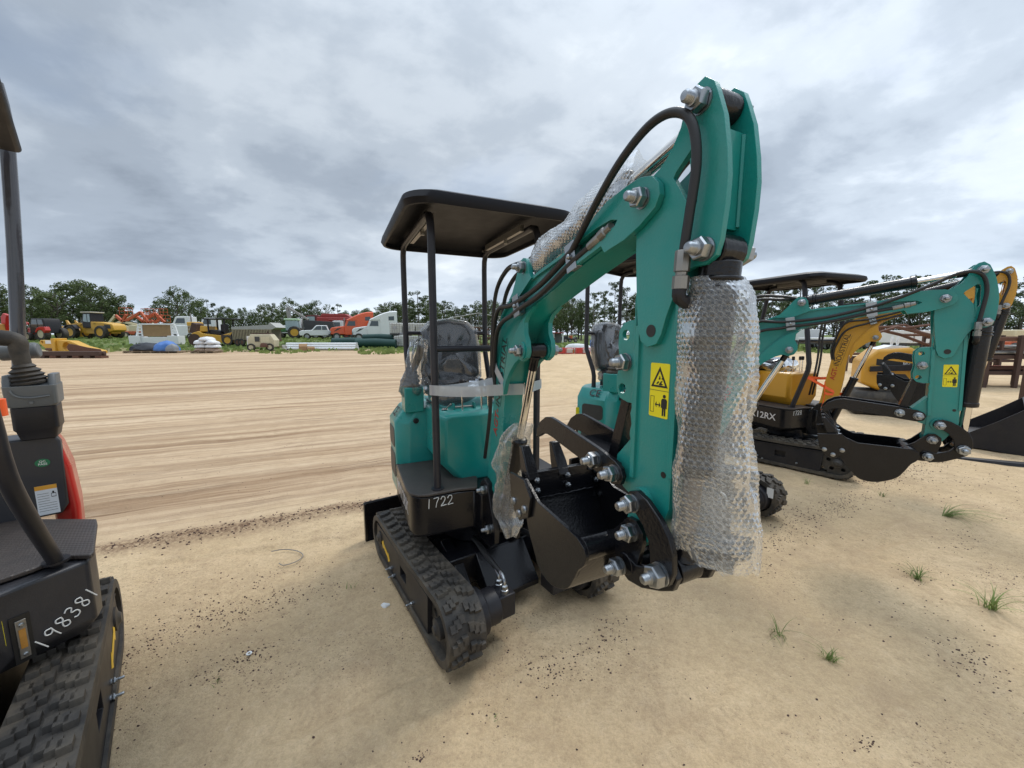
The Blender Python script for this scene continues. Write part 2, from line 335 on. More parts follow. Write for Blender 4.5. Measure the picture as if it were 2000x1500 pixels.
def ground():
    def lines(dense0, dense1, step, lo, hi):
        a = []; x = dense0
        while x < dense1: a.append(x); x += step
        s = step
        while x < hi: a.append(x); s *= 1.07; x += s
        a.append(hi); x = dense0; s = step
        while x > lo: s *= 1.07; x -= s; a.insert(0, max(x, lo))
        return a
    xs = lines(-3.2, 4.2, .028, -420, 420); ys = lines(.4, 4.2, .022, -60, 520)
    vs = [(x, y, ground_h(x, y)) for y in ys for x in xs]; nx = len(xs)
    fs = [(j * nx + i, j * nx + i + 1, (j + 1) * nx + i + 1, (j + 1) * nx + i) for j in range(len(ys) - 1) for i in range(nx - 1)]
    b = MB(); b.v = vs; b.f = fs
    m = bpy.data.materials.new('sandy_yard'); m.use_nodes = True; nt = m.node_tree; N = nt.nodes; L = nt.links; bs = N['Principled BSDF']
    bs.inputs['Roughness'].default_value = .93; bs.inputs['Specular IOR Level'].default_value = .15
    tc = N.new('ShaderNodeTexCoord')
    def mapping(rot, scale, loc=(0, 0, 0)):
        r = N.new('ShaderNodeVectorRotate'); r.rotation_type = 'Z_AXIS'; r.inputs['Angle'].default_value = rot; L.new(tc.outputs['Object'], r.inputs[0])
        p = N.new('ShaderNodeMapping'); p.inputs['Scale'].default_value = scale; p.inputs['Location'].default_value = loc; L.new(r.outputs[0], p.inputs[0]); return p.outputs[0]
    def noise(vec, scale, detail=6, rough=.6, dist=0):
        n = N.new('ShaderNodeTexNoise'); n.inputs['Scale'].default_value = scale; n.inputs['Detail'].default_value = detail; n.inputs['Roughness'].default_value = rough; n.inputs['Distortion'].default_value = dist
        L.new(vec, n.inputs[0]); return n.outputs[0]
    def ramp(f, stops):
        n = N.new('ShaderNodeValToRGB'); e = n.color_ramp.elements
        while len(e) < len(stops): e.new(.5)
        for k, (p, c) in zip(e, stops): k.position = p; k.color = (*c, 1)
        L.new(f, n.inputs[0]); return n.outputs[0]
    def mth(op, a, b=None, cl=False):
        n = N.new('ShaderNodeMath'); n.operation = op; n.use_clamp = cl
        for i, x in enumerate((a, b)):
            if x is None: continue
            if isinstance(x, (int, float)): n.inputs[i].default_value = x
            else: L.new(x, n.inputs[i])
        return n.outputs[0]
    def mix(f, a, b):
        n = N.new('ShaderNodeMix'); n.data_type = 'RGBA'
        for i, x in ((0, f), (6, a), (7, b)):
            if isinstance(x, tuple): n.inputs[i].default_value = (*x, 1)
            elif isinstance(x, (int, float)): n.inputs[i].default_value = x
            else: L.new(x, n.inputs[i])
        return n.outputs[2]
    flat = mapping(0, (1, 1, 1))
    big = noise(flat, .8, 8, .62); grain = noise(flat, 70, 5, .75); grit = noise(flat, 260, 3, .7); mid = noise(flat, 6, 8, .68)
    base = ramp(big, [(.28, (.49, .36, .205)), (.5, (.62, .465, .28)), (.72, (.71, .55, .35))])
    base = mix(mth('MULTIPLY', mth('SUBTRACT', mid, .45, True), 1.6, True), base, (.46, .34, .205))
    clod = noise(flat, 19, 7, .72); blot = noise(flat, 2.3, 7, .66)
    base = mix(mth('MULTIPLY', mth('SUBTRACT', blot, .49, True), 4.0, True), base, (.43, .315, .195)); base = mix(mth('MULTIPLY', mth('SUBTRACT', clod, .49, True), 3.6, True), base, (.42, .30, .18)); base = mix(mth('MULTIPLY', mth('SUBTRACT', .45, clod, True), 2.2, True), base, (.68, .54, .37))
    base = mix(mth('MULTIPLY', mth('SUBTRACT', grain, .40, True), 1.5, True), base, (.30, .21, .13)); base = mix(mth('MULTIPLY', mth('SUBTRACT', grit, .5, True), 1.6, True), base, (.72, .58, .40)); base = mix(mth('MULTIPLY', mth('SUBTRACT', .42, grit, True), 1.8, True), base, (.24, .165, .105))
    fl = noise(flat, 95, 4, .65); pm = noise(mapping(-STRIPE, (.9, 1.9, 1), (5, 2, 0)), 1, 6, .65)
    fk = mth('MULTIPLY', mth('MULTIPLY', mth('SUBTRACT', fl, .595, True), 16, True), mth('MULTIPLY', mth('SUBTRACT', pm, .47, True), 7, True), True)
    base = mix(fk, base, (.13, .078, .055))
    # scraped field beyond the ridge: long streaks
    sv = mapping(-STRIPE, (.055, 1.25, 1)); sv2 = mapping(-STRIPE, (.10, 4.2, 1), (3, 7, 0))
    st = noise(sv, 1, 9, .68, .4); st2 = noise(sv2, 1, 6, .6, .5)
    st3 = noise(mapping(-STRIPE, (.22, 11, 1), (1, 4, 0)), 1, 5, .6, .6)
    field = ramp(mth('ADD', mth('ADD', mth('MULTIPLY', st, .42), mth('MULTIPLY', st2, .34)), mth('MULTIPLY', st3, .24)), [(.38, (.17, .105, .06)), (.44, (.32, .21, .125)), (.50, (.50, .365, .235)), (.60, (.62, .475, .325))])
    field = mix(mth('MULTIPLY', mth('SUBTRACT', mid, .42, True), 1.5, True), field, (.40, .285, .18))
    brk = noise(mapping(-STRIPE, (.5, 2.2, 1), (9, 1, 0)), 1, 7, .7)
    def ln(src, k, a, b): return mth('MULTIPLY', mth('SUBTRACT', 1.0, mth('MULTIPLY', mth('ABSOLUTE', mth('SUBTRACT', src, a)), k), True), mth('MULTIPLY', mth('SUBTRACT', brk, b, True), 5, True), True)
    field = mix(mth('MULTIPLY', ln(st2, 26, .47, .42), .75), field, (.20, .125, .075)); field = mix(mth('MULTIPLY', ln(st3, 18, .52, .48), .6), field, (.24, .155, .09)); field = mix(mth('MULTIPLY', ln(st3, 20, .44, .45), .5), field, (.74, .60, .43))
    field = mix(mth('MULTIPLY', mth('SUBTRACT', noise(flat, 4.3, 9, .75), .50, True), 2.6, True), field, (.33, .225, .135))
    rot = N.new('ShaderNodeVectorRotate'); rot.rotation_type = 'Z_AXIS'; rot.inputs['Angle'].default_value = -STRIPE; L.new(tc.outputs['Object'], rot.inputs[0])
    sx = N.new('ShaderNodeSeparateXYZ'); L.new(rot.outputs[0], sx.inputs[0])
    across = mth('ADD', mth('SUBTRACT', sx.outputs[1], RIDGE), mth('MULTIPLY', mth('SUBTRACT', mid, .5), .18))
    fm = ramp(mth('ADD', mth('MULTIPLY', across, 1.3), .35, True), [(0, (0, 0, 0)), (1, (1, 1, 1))])
    side = ramp(mth('ADD', mth('MULTIPLY', sx.outputs[0], -.35), 2.0, True), [(0, (0, 0, 0)), (1, (1, 1, 1))])
    col = mix(mth('MULTIPLY', fm, side, True), base, field)
    # dark litter line along the ridge
    rl = mth('SUBTRACT', 1.0, mth('MULTIPLY', mth('ABSOLUTE', mth('ADD', across, .02)), 6.5), True)
    lit = noise(flat, 34, 5, .75)
    rl = mth('MULTIPLY', mth('MULTIPLY', rl, side), mth('MULTIPLY', mth('SUBTRACT', lit, .36, True), 4.5, True), True)
    col = mix(rl, col, (.16, .095, .06))
    # grass beyond the scraped field
    sp = N.new('ShaderNodeSeparateXYZ'); L.new(tc.outputs['Object'], sp.inputs[0])
    gl = noise(mapping(0, (.13, .16, 1)), 1, 7, .6); gf = noise(flat, 3, 8, .7)
    gy = mth('ADD', sp.outputs[1], mth('MULTIPLY', mth('SUBTRACT', gl, .5), 17))
    gm = mth('MULTIPLY', mth('SUBTRACT', gy, 30.3), .3, True)
    gm = mth('MULTIPLY', gm, mth('MULTIPLY', mth('SUBTRACT', gf, .30, True), 6, True), True)
    grass = ramp(gf, [(.35, (.055, .085, .022)), (.55, (.10, .15, .04)), (.72, (.17, .21, .07))])
    col = mix(gm, col, grass)
    L.new(col, bs.inputs['Base Color'])
    h = mth('ADD', mth('ADD', mth('ADD', mth('MULTIPLY', mid, .5), mth('MULTIPLY', clod, .45)), mth('ADD', mth('MULTIPLY', grain, .22), mth('MULTIPLY', grit, .07))), mth('MULTIPLY', mth('MULTIPLY', st2, fm), .5))
    bp = N.new('ShaderNodeBump'); bp.inputs['Strength'].default_value = .8; bp.inputs['Distance'].default_value = .04; L.new(h, bp.inputs['Height']); L.new(bp.outputs[0], bs.inputs['Normal'])
    o = b.build('ground', m, fix=False, smooth=180); tag(o, kind='structure')
ground()
# ---------------------------------------------------------------- mini excavators
def mirror(p): return [(x, -y, z) for x, y, z in p]
PA, PTOP, PACY = (1.50, 1.815), (1.637, 1.96), (1.665, 1.67)          # arm pivot, rod pin at the arm top, arm cylinder pin
PB, PC, PF, PCB = (.835, 1.76), (.822, 1.432), (.405, .68), (.47, .49)   # knee pin, lift pin, boom foot, lift cylinder base
PBK, PLT, PLN, PCV = (1.492, .975), (1.515, 1.07), (1.615, .935), (1.475, .875)
def rod(name, root, p0, p1, r, rr, frac, m=None, rm=None, eye=.03, ew=.034, yax=(0, 1, 0)):
    p0, p1 = V(p0), V(p1); d = p1 - p0; L = d.length; u = d / L; yv = V(yax)
    b = MB(); q = p0 + u * L * frac
    b.cyl(p0 + u * eye * .6, q, r, n=22)
    b.lathe([(r * .4, 0), (r * 1.1, .004), (r * 1.1, .028), (r * .7, .034)], q - u * .012, u, 22)
    for t in (1.45, 1.95): b.lathe([(r * .9, 0), (r * 1.14, .002), (r * 1.14, .010), (r * .9, .012)], p0 + u * eye * t, u, 22)
    b.cyl(p0 - yv * ew, p0 + yv * ew, eye, n=18)
    c = b.build(name, m or BLK, root, bevel=.003)
    b = MB(); b.cyl(q, p1 - u * eye * 1.5, rr, n=18); b.build('rod', rm or CHR, c)
    b = MB(); b.cyl(p1 - yv * ew, p1 + yv * ew, eye, n=18)
    b.lathe([(rr * 1.12, 0), (rr * 1.12, eye * 1.6), (rr * 1.5, eye * 2.2)], p1 - u * eye * 3.0, u, 16)
    b.build('rod_eye', BLK, c, bevel=.002)
    return c
def track(root, T, y0, y1, side):
    xf, xr, rf, rr = .56, -.41, .155, .145
    # outer path (x,z), counter-clockwise from the bottom rear
    path = []
    def arc(cx, cz, r, a0, a1, n):
        for i in range(n + 1):
            a = R_(a0 + (a1 - a0) * i / n); path.append((cx + r * math.cos(a), cz + r * math.sin(a)))
    arc(xr, rr + .02, rr, 92, 268, 14)
    arc(xf, rf + .02, rf, -88, 88, 14)
    sag = [(x, z - .012 * math.sin(math.pi * i / 6)) for i, (x, z) in enumerate([(xf + (xr - xf) * k / 6, 2 * rf + .02 + (2 * (rr - rf)) * k / 6) for k in range(7)])][1:-1]
    path += sag
    pts = [V((x, 0, z)) for x, z in path]; n = len(pts); yc = (y0 + y1) / 2
    def nrm(i):
        t = (pts[(i + 1) % n] - pts[i - 1]).normalized(); return V((t.z, 0, -t.x))
    b = MB(); rings = []
    for i in range(n):
        p, q = pts[i], nrm(i)
        a, c = p, p - q * .032
        rings.append([(a.x, y0, a.z), (a.x, y1, a.z), (c.x, y1, c.z), (c.x, y0, c.z)])
    b.loft(rings + [rings[0]], False)
    # tread lugs: two staggered rows with a groove between
    seg = [(pts[(i + 1) % n] - pts[i]).length for i in range(n)]; tot = sum(seg); N = 36
    def at(s):
        s %= tot; i = 0
        while s > seg[i]: s -= seg[i]; i += 1
        t = (pts[(i + 1) % n] - pts[i]).normalized(); p = pts[i] + t * s
        f = s / seg[i]; q = (nrm(i) * (1 - f) + nrm((i + 1) % n) * f).normalized(); return p, q.cross(V((0, 1, 0))) * 1, q
    for k in range(N):
        for row in (0, 1):
            s = tot * (k + (.5 if row else 0)) / N; p, t, q = at(s)
            ya, yb = (y0 + .012, yc - .006) if row == 0 else (yc + .006, y1 - .012)
            w = tot / N
            for (c0, c1, l0, l1) in ((0, .42, -.40, .10), (.30, .72, -.30, .26), (.62, 1, -.12, .40)):
                ua, ub = ya + (yb - ya) * c0, ya + (yb - ya) * c1
                if row: ua, ub = yb - (ua - ya), yb - (ub - ya)
                B = []
                for yy in (ua, ub):
                    B += [p + t * l0 * w + V((0, yy, 0)) - q * .002, p + t * l1 * w + V((0, yy, 0)) - q * .002, p + t * (l1 - .05) * w + V((0, yy, 0)) + q * .016, p + t * (l0 + .06) * w + V((0, yy, 0)) + q * .016]
                b.add(B, [(0, 1, 2, 3), (4, 7, 6, 5), (0, 4, 5, 1), (1, 5, 6, 2), (2, 6, 7, 3), (3, 7, 4, 0)])
    tr = b.build('rubber_track', RUB, root, M=T, smooth=30)
    o = -1 if side < 0 else 1; yo = y0 if side < 0 else y1          # outer face
    # side frame
    ya = yo - o * .012
    b = MB(); fr = [(.44, .266), (.425, .055), (.30, .045), (-.46, .045), (-.50, .12), (-.485, .215), (-.45, .236)]
    b.prism(fr, ya, ya - o * .09, holes=[[(.007, .125), (.11, .128), (.11, .19), (.007, .19)][::-1]])
    b.box(.0, .12, ya - o * .03, ya - o * .04, .115, .2)
    b.prism([(.45, .274), (.45, .266), (-.46, .237), (-.46, .245)], ya + o * .006, ya - o * .1)
    b.build('track_frame', BLKM, tr, bevel=.002)
    for x, z in ((-.16, .085), (-.11, .062), (.22, .09)): pbolt(tr, (x, ya, z), (0, o, 0), .018, .01, 'frame_bolt')
    b = MB()
    arr = [(-.37, .155), (-.33, .182), (-.325, .162), (-.235, .135), (-.228, .15), (-.195, .108), (-.235, .085), (-.24, .105), (-.33, .135), (-.345, .118)]
    b.prism(arr, ya + o * .001, ya + o * .002); b.build('arrow_decal', mat('arrow_yellow', (.8, .5, .03), .45), tr)
    for nm, x, r in (('drive_sprocket', xf, rf), ('idler_wheel', xr, rr)):
        b = MB(); holes = [circ(x + r * .52 * math.cos(a), r + .02 + r * .52 * math.sin(a), r * .13, 10)[::-1] for a in (R_(20 + 72 * k) for k in range(5))]
        teeth = []
        for k in range(22):
            a0 = 2 * math.pi * k / 22; teeth += [(x + (r - .03) * math.cos(a0), r + .02 + (r - .03) * math.sin(a0)), (x + (r - .03 if nm == 'idler_wheel' else r - .012) * math.cos(a0 + .14), r + .02 + (r - .03 if nm == 'idler_wheel' else r - .012) * math.sin(a0 + .14))]
        b.prism(teeth, yo - o * .035, yo - o * .10, holes=holes)
        b.lathe([(r * .3, 0), (r * .3, .03), (r * .18, .035), (r * .12, .045)], (x, yo - o * .035, r + .02), (0, o, 0), 16)
        b.cyl((x, yo - o * .1, r + .02), (x, yo - o * .16, r + .02), r * .72, n=20)
        b.build(nm, HUB, tr)
    for x in (-.22, 0, .22): MB().cyl((x, y0 + .03, .062), (x, y1 - .03, .062), .04, n=14).build('track_roller', BLKM, tr)
    return tr
def warning_decal(parent, p, right, up, s=1.0):
    M = face(p, right, up); b = MB(); b.prism(rrect(-.03 * s, .03 * s, -.066 * s, .066 * s, .004 * s), 0, .0006, 'z')
    d = b.build('warning_decal', DYEL, parent, M=M)
    b = MB(); z0, z1 = .0006, .0011
    def tri(k): return [(0, .058 * s - .0 + (k - 1) * .012 * s), (-.026 * s * k, .008 * s - (k - 1) * .008 * s), (.026 * s * k, .008 * s - (k - 1) * .008 * s)]
    b.prism(tri(1), z0, z1, 'z', holes=[[(0, .047 * s), (.0185 * s, .0125 * s), (-.0185 * s, .0125 * s)]])
    b.prism(rrect(-.03 * s, .03 * s, -.0005 * s, .0005 * s, .0002), z0, z1, 'z')
    for q in ([(-.010, .016), (-.004, .023), (-.001, .020), (-.006, .015)], [(-.002, .014), (.004, .022), (.010, .025), (.006, .018), (.012, .015), (.004, .013)], [(-.003, .027), (.0, .036), (.003, .03), (.001, .026)], [(.006, .028), (.008, .032), (.010, .027)]):
        b.prism([(x * s, y * s) for x, y in q], z0, z1, 'z')
    b.prism([(x * s, y * s) for x, y in ((-.026, -.055), (-.014, -.055), (-.014, -.015), (-.026, -.015))], z0, z1, 'z', holes=[[(x * s, y * s) for x, y in ((-.025, -.054), (-.025, -.016), (-.015, -.016), (-.015, -.054))]])
    b.prism([(x * s, y * s) for x, y in ((-.011, -.035), (-.006, -.028), (-.006, -.0335), (.002, -.0335), (.002, -.028), (.007, -.035), (.002, -.042), (.002, -.0365), (-.006, -.0365), (-.006, -.042))], z0, z1, 'z')
    b.prism([(x * s, y * s) for x, y in ((.012, -.060), (.0165, -.060), (.0170, -.043), (.018, -.043), (.0185, -.060), (.023, -.060), (.023, -.041), (.0265, -.041), (.0262, -.022), (.023, -.018), (.012, -.018), (.0088, -.022), (.0085, -.041), (.012, -.041))], z0, z1, 'z')
    b.prism(circ(.0175 * s, -.0125 * s, .0045 * s, 12), z0, z1, 'z')
    b.build('decal_symbols', DBLK, d); return d
def crumple(b, k, seed):
    b.v = [tuple(V(p) + NZ.noise_vector(V(p) * 14 + V((seed, 0, 0))) * k + NZ.noise_vector(V(p) * 38 + V((0, seed, 0))) * k * .4) for p in b.v]
def seat_parts(root, wrapped=True):
    b = MB()
    prof = [(-.215, 1.19), (-.212, 1.40), (-.19, 1.52), (-.13, 1.583), (0, 1.6), (.13, 1.583), (.19, 1.52), (.212, 1.40), (.215, 1.19), (.17, 1.165), (-.17, 1.165)]
    def ring(x, k, lean=0): return [(x - (z - 1.17) * .12, y * k, 1.38 + (z - 1.38) * k) for y, z in prof]
    b.loft([ring(-.56, .86), ring(-.54, .97), ring(-.50, 1.0), ring(-.462, .96), ring(-.445, .86), ring(-.455, .5)])
    s = b.build('seat', SEAT, root, bevel=.012, smooth=60)
    b = MB(); b.prism(rrect(-.5, -.08, -.21, .21, .06), 1.075, 1.17, 'z'); b.prism(rrect(-.44, -.14, -.15, .15, .05), 1.165, 1.19, 'z'); b.build('seat_cushion', SEAT, s, bevel=.02)
    for k in range(5): pass
    b = MB(); b.box(-.5, -.1, -.19, .19, 1.025, 1.075); b.build('seat_rails', BLKM, s)
    if wrapped:
        b = MB(); N = 60
        def shell(x, k, n=N):
            out = []
            for i in range(n):
                t = i / n * len(prof); j = int(t); f = t - j; p, q = prof[j], prof[(j + 1) % len(prof)]
                y, z = p[0] + (q[0] - p[0]) * f, p[1] + (q[1] - p[1]) * f
                out.append((x - (z - 1.17) * .12, y * k, 1.38 + (z - 1.38) * k))
            return out
        b.loft([shell(-.575, .9), shell(-.57, 1.03), shell(-.52, 1.06), shell(-.46, 1.05), shell(-.436, 1.0)] + [shell(-.432, k) for k in (.85, .7, .5, .3, .12)])
        crumple(b, .0035, 3)
        b.build('seat_back_film', FILM, s, smooth=180)
        b = MB(); n = 14
        rings = [[(x, y + rnd(-.01, .01), z) for x, y, z in ((xx, .24 * math.cos(a), 1.115 + .095 * math.sin(a) - .02 * (i % 2)) for a in (2 * math.pi * j / 24 for j in range(24)))] for i, xx in enumerate((-.5, -.44, -.36, -.28, -.2, -.12, -.06))]
        b.loft(rings); crumple(b, .009, 9); b.build('seat_cushion_film', FILM, s, smooth=180)
    return s
def joystick(root, y, wrapped):
    b = MB(); s = 1 if y > 0 else -1
    b.lathe([(.052, 0), (.055, .02), (.04, .035), (.05, .05), (.034, .065), (.042, .08), (.026, .095), (.03, .105), (.016, .12)], (-.30, y, 1.15), (.05, -s * .1, 1), 18)
    j = b.build('joystick', RUB, root)
    b = MB(); b.tube([(-.295, y - s * .012, 1.26), (-.28, y - s * .03, 1.32), (-.25, y - s * .045, 1.37), (-.235, y - s * .05, 1.43)], lambda t: .017 + .008 * math.sin(t * 3), 12, 4); b.build('grip', RUB, j)
    if wrapped:
        b = MB(); rings = []
        for i, (r, z) in enumerate(((.06, 1.10), (.085, 1.14), (.075, 1.2), (.05, 1.27), (.055, 1.33), (.05, 1.4), (.045, 1.45), (.02, 1.475))):
            c = V((-.295 + (.05 * i / 7), y - s * .008 * i, z))
            rings.append([c + V((math.cos(a), math.sin(a), 0)) * r * (1 + .3 * math.sin(a * 5 + i)) for a in (2 * math.pi * q / 30 for q in range(30))])
        b.loft(rings); crumple(b, .009, 21 + y); b.build('joystick_film', FILM, j, smooth=180)
def excavator(name, label, O, hU, T0, hT, paint, a=0, bb=0, sw=0, number='', wrapped=False, hoses=True, decals=True, group=None, post='straight', paper=False, tip='AGT'):
    FR = Frame(O[0], O[1], hU); root = empty(name, FR.M, label, 'excavator', group)
    Mt = FR.M.inverted() @ Frame(T0[0], T0[1], hT).M
    # --- undercarriage
    track(root, Mt, -.545, -.365, -1); track(root, Mt, .315, .495, 1)
    b = MB(); b.box(-.34, .30, -.365, .315, .13, .30); b.prism([(.30, .30), (.46, .12), (.46, .09), (.3, .13)], -.2, .12); b.cyl((0, -.04, .30), (0, -.04, .40), .22, n=32)
    for y in (-.30, .22): b.prism([(.12, .33), (.3, .27), (.42, .16), (.42, .11), (.2, .14), (.1, .2)], y - .03, y + .03)
    b.build('undercarriage', BLK, root, bevel=.006, M=Mt)
    b = MB(); prof = [(-.735, .29), (-.715, .30), (-.705, .29), (-.725, .16), (-.715, .04), (-.70, .0), (-.715, .0), (-.735, .05), (-.75, .16)]
    b.prism(prof, -.56, .48); b.box(-.735, -.70, -.566, -.55, .0, .29); b.box(-.735, -.70, .47, .486, 0, .29)
    for y in (-.22, .14): b.prism([(-.72, .2), (-.72, .1), (-.3, .16), (-.3, .24)], y - .025, y + .025)
    b.build('dozer_blade', BLK, root, bevel=.003, M=Mt)
    for y, s in ((-.365, 1), (.315, -1)):
        b = MB(); b.lathe([(.11, -.02), (.11, .05), (.085, .055), (.085, .13)], (0.56, y, .175), (0, s, 0), 24); b.box(.505, .615, min(y + s * .12, y + s * .22), max(y + s * .12, y + s * .22), .115, .235)
        mo = b.build('drive_motor', BLKM, root, bevel=.006, M=Mt)
        for dx in (-.02, .035):
            b = MB(); b.lathe([(.02, 0), (.02, .02), (.016, .022), (.016, .04), (.01, .045)], (0.555 + dx, y + s * .17, .235), (0, 0, 1), 6)
            b.tube([(0.555 + dx, y + s * .17, .275), (0.550 + dx, y + s * .17, .30), (0.525 + dx, y + s * .175, .315), (0.495 + dx, y + s * .175, .32)], .009, 8, 4)
            b.build('hydraulic_fitting', ZNC, mo)
            MB().tube([(0.505 + dx, y + s * .175, .318), (0.375 + dx, y + s * .18, .335), (0.255 + dx, y + s * .2, .33), (.08, y + s * .22, .30)], .012, 8, 4).build('hydraulic_hose', HOSE, mo)
    # --- slewing base
    b = MB()
    out = [(-.62, -.40), (-.30, -.44), (.22, -.445), (.27, -.435), (.305, -.40), (.315, -.36), (.325, -.11), (.40, -.10), (.40, .10), (.325, .11), (.315, .36), (.305, .40), (.27, .435), (.22, .445), (-.30, .44), (-.62, .40)]
    b.loft([[(x, y, .655) for x, y in out], [(x, y, .44) for x, y in out], [(x - (.09 if x > .2 else 0), y * .93, .385) for x, y in out]])
    base = b.build('slewing_base', BLK, root, bevel=.008)
    text('MX12RX', .105, face((-.02, -.4455, .545), (1, 0, 0), (0, 0, 1)), mat('silver_lettering', (.55, .55, .57), .35, metal=.3), base, 'lettering', bold=.0012)
    if number: handwrite(number, .052, face((.3195, -.30, .618), (0, 1, 0.02), (0, 0, 1)), base, 'chalk_number')
    b = MB(); mtp = [(-.22, -.445), (.2, -.455), (.27, -.445), (.31, -.41), (.325, -.36), (.32, -.2), (.34, -.10), (.2, -.05), (-.22, -.05)]
    for s in (1, -1): MB().prism([(x, y * s) for x, y in mtp], .658, .672, 'z').build('floor_mat', MATM_DIAM, root, bevel=.004)
    b = MB()
    for y in (-.075, .045): b.prism([(.22, .50), (.33, .70), (.38, .735), (.43, .72), (.47, .62), (.53, .50), (.52, .43), (.45, .37), (.314, .36)], y, y + .03)
    b.cyl((.30, 0, .36), (.30, 0, .66), .06, n=20)
    Ms = MX.Translation((PF[0], 0, 0)) @ MX.Rotation(sw, 4, 'Z') @ MX.Translation((-PF[0], 0, 0))
    br = b.build('swing_bracket', BLK, root, bevel=.004, M=Ms)
    pbolt(br, (PF[0], -.075, PF[1]), (0, -1, 0)); pbolt(br, (PCB[0], -.075, PCB[1]), (0, -1, 0)); pbolt(br, (PF[0], .075, PF[1]), (0, 1, 0))
    # --- engine cover
    def ring(z, k, kx=1): 
        P = [(-.224, -.36), (-.29, -.44), (-.53, -.44), (-.61, -.39), (-.665, -.25), (-.68, 0)]
        P = P + [(x, -y) for x, y in P[-2::-1]]
        return [(-.45 + (x + .45) * kx, y * k, z) for x, y in P]
    b = MB(); b.loft([ring(.46, 1), ring(.93, 1), ring(1.02, .84, .96)]); cov = b.build('engine_cover', paint, root, bevel=.01, seg=3)
    for s in (-1, 1):
        for x0, x1, z0, z1 in ((-.525, -.315, .755, .885), (-.53, -.31, .55, .715)):
            MB().prism(rrect(x0, x1, z0, z1, .03), s * .436, s * .443).build('grille', GRILLE, cov)
        q = V((-.415, s * .405, .977)); text('CE', .092, face(q + V((0, s * .008, .006)), (-s, 0, 0) if s > 0 else (1, 0, 0), (0, -s * .4, .6)), DBLK, cov, 'ce_mark', bold=.001)
        b = MB(); b.prism(rrect(-.03, .03, -.035, .035, .005), .0005, .0012, 'z'); b.build('warning_sticker', DYEL, cov, M=face((-.575, s * .4115, .80), (.8, s * -.5, 0), (0, 0, 1)) if s < 0 else face((-.575, .4115, .80), (-.8, -.5, 0), (0, 0, 1)))
    b = MB(); b.lathe([(.018, 0), (.018, .006), (.010, .008), (.010, .003)], (-.223, -.315, .945), (1, 0, 0), 18); b.build('cover_lock', BLKM, cov)
    b = MB(); tk = [(-.25, 1.035), (-.22, 1.05), (.22, 1.05), (.25, 1.035), (.25, .76), (.14, .64), (-.14, .64), (-.25, .76)]
    b.loft([[(-.23, y, z) for y, z in tk], [(.14, y, z) for y, z in tk], [(.175, y * .88, .845 + (z - .845) * .94) for y, z in tk]]); tb = b.build('control_console', paint, root, bevel=.008)
    b = MB(); b.cyl((.02, -.13, 1.06), (.02, -.01, 1.06), .006, n=10); b.lathe([(.012, 0), (.02, .006), (.012, .012)], (.03, -.19, 1.05), (0, 0, 1), 12); b.cyl((.03, -.19, 1.05), (.06, -.16, 1.09), .004)
    b.build('pedal_rod', DUL, tb)
    for y in (-.135, -.005): MB().prism([(-.0, 1.05), (.05, 1.05), (.04, 1.085), (.01, 1.085)], y - .004, y + .004).build('pivot_bracket', paint, tb)
    for y in (-.098, .022, .064):
        b = MB(); b.cyl((.09, y, 1.03), (.085, y, 1.20), .006, n=10); lv = b.build('control_lever', CHR, root)
        b = MB(); b.lathe([(.010, 0), (.016, .004), (.016, .04), (.010, .046)], (.085, y, 1.19), (0, 0, 1), 14); b.build('lever_knob', BLKM, lv)
    for s in (-1, 1):
        b = MB(); b.box(-.36, -.22, min(s * .26, s * .38), max(s * .26, s * .38), 1.0, 1.16); b.build('joystick_tower', paint, root, bevel=.006)
        joystick(root, s * .32, wrapped)
    seat_parts(root)
    # --- canopy
    def rr2(z, d, r=.13, k=8): return [(x, y, z) for x, y in rrect(-.60 - d, .478 + d, -.443 - d, .443 + d, r, k)]
    b2 = MB(); rf = [rr2(2.072, 0), rr2(2.095, .012), rr2(2.125, .004), rr2(2.148, -.05, .11), rr2(2.163, -.14, .09), rr2(2.17, -.24, .05)]
    ri = [rr2(2.154, -.24, .05), rr2(2.149, -.145, .09), rr2(2.134, -.058, .11), rr2(2.10, -.012), rr2(2.073, -.012)]
    b2.loft(rf + ri + [rf[0]], False)
    n = len(rf[0]); b2.f += [tuple(range(5 * n, 6 * n)), tuple(range(7 * n - 1, 6 * n - 1, -1))]
    b2.f = [f for f in b2.f if not (min(f) >= 5 * n and max(f) < 7 * n and len(f) == 4)]
    rfo = b2.build('canopy_roof', ROOF, root, smooth=50)
    for s in (-1, 1):
        y = s * .30
        if post == 'straight': P = [(.27, y, .66), (.27, y, 1.98), (.265, y, 2.04), (.24, y, 2.085), (.19, y, 2.10), (-.50, y, 2.10), (-.56, y, 2.085), (-.585, y, 2.04), (-.59, y, 1.98), (-.59, y, 1.42), (-.585, y, 1.36), (-.51, y, 1.17), (-.50, y, 1.12), (-.50, y, 1.0)]
        else: P = [(.25, y, .66), (.36, y, 1.02), (.385, y, 1.10), (.39, y, 1.18), (.27, y, 1.98), (.255, y, 2.05), (.21, y, 2.085), (.15, y, 2.10), (-.50, y, 2.10), (-.57, y, 2.08), (-.60, y, 2.03), (-.60, y, 1.97), (-.76, y, 1.0)]
        b = MB(); b.tube(P, .0195 if post == 'straight' else .025, 14); b.lathe([(.034, 0), (.034, .006)], (.27 if post == 'straight' else .25, y, .672), (0, 0, 1), 16)
        cp = b.build('canopy_frame', DGR, root, smooth=60)
        b = MB(); b.box(-.44, .14, y - s * .036 - .012, y - s * .036 + .012, 2.092, 2.128); b.cyl((-.1, y - s * .036, 2.07), (-.1, y - s * .036, 2.092), .012); b.cyl((-.55, y, 2.11), (-.55, y - s * .03, 2.11), .008); b.build('roof_clamp', DUL, cp)
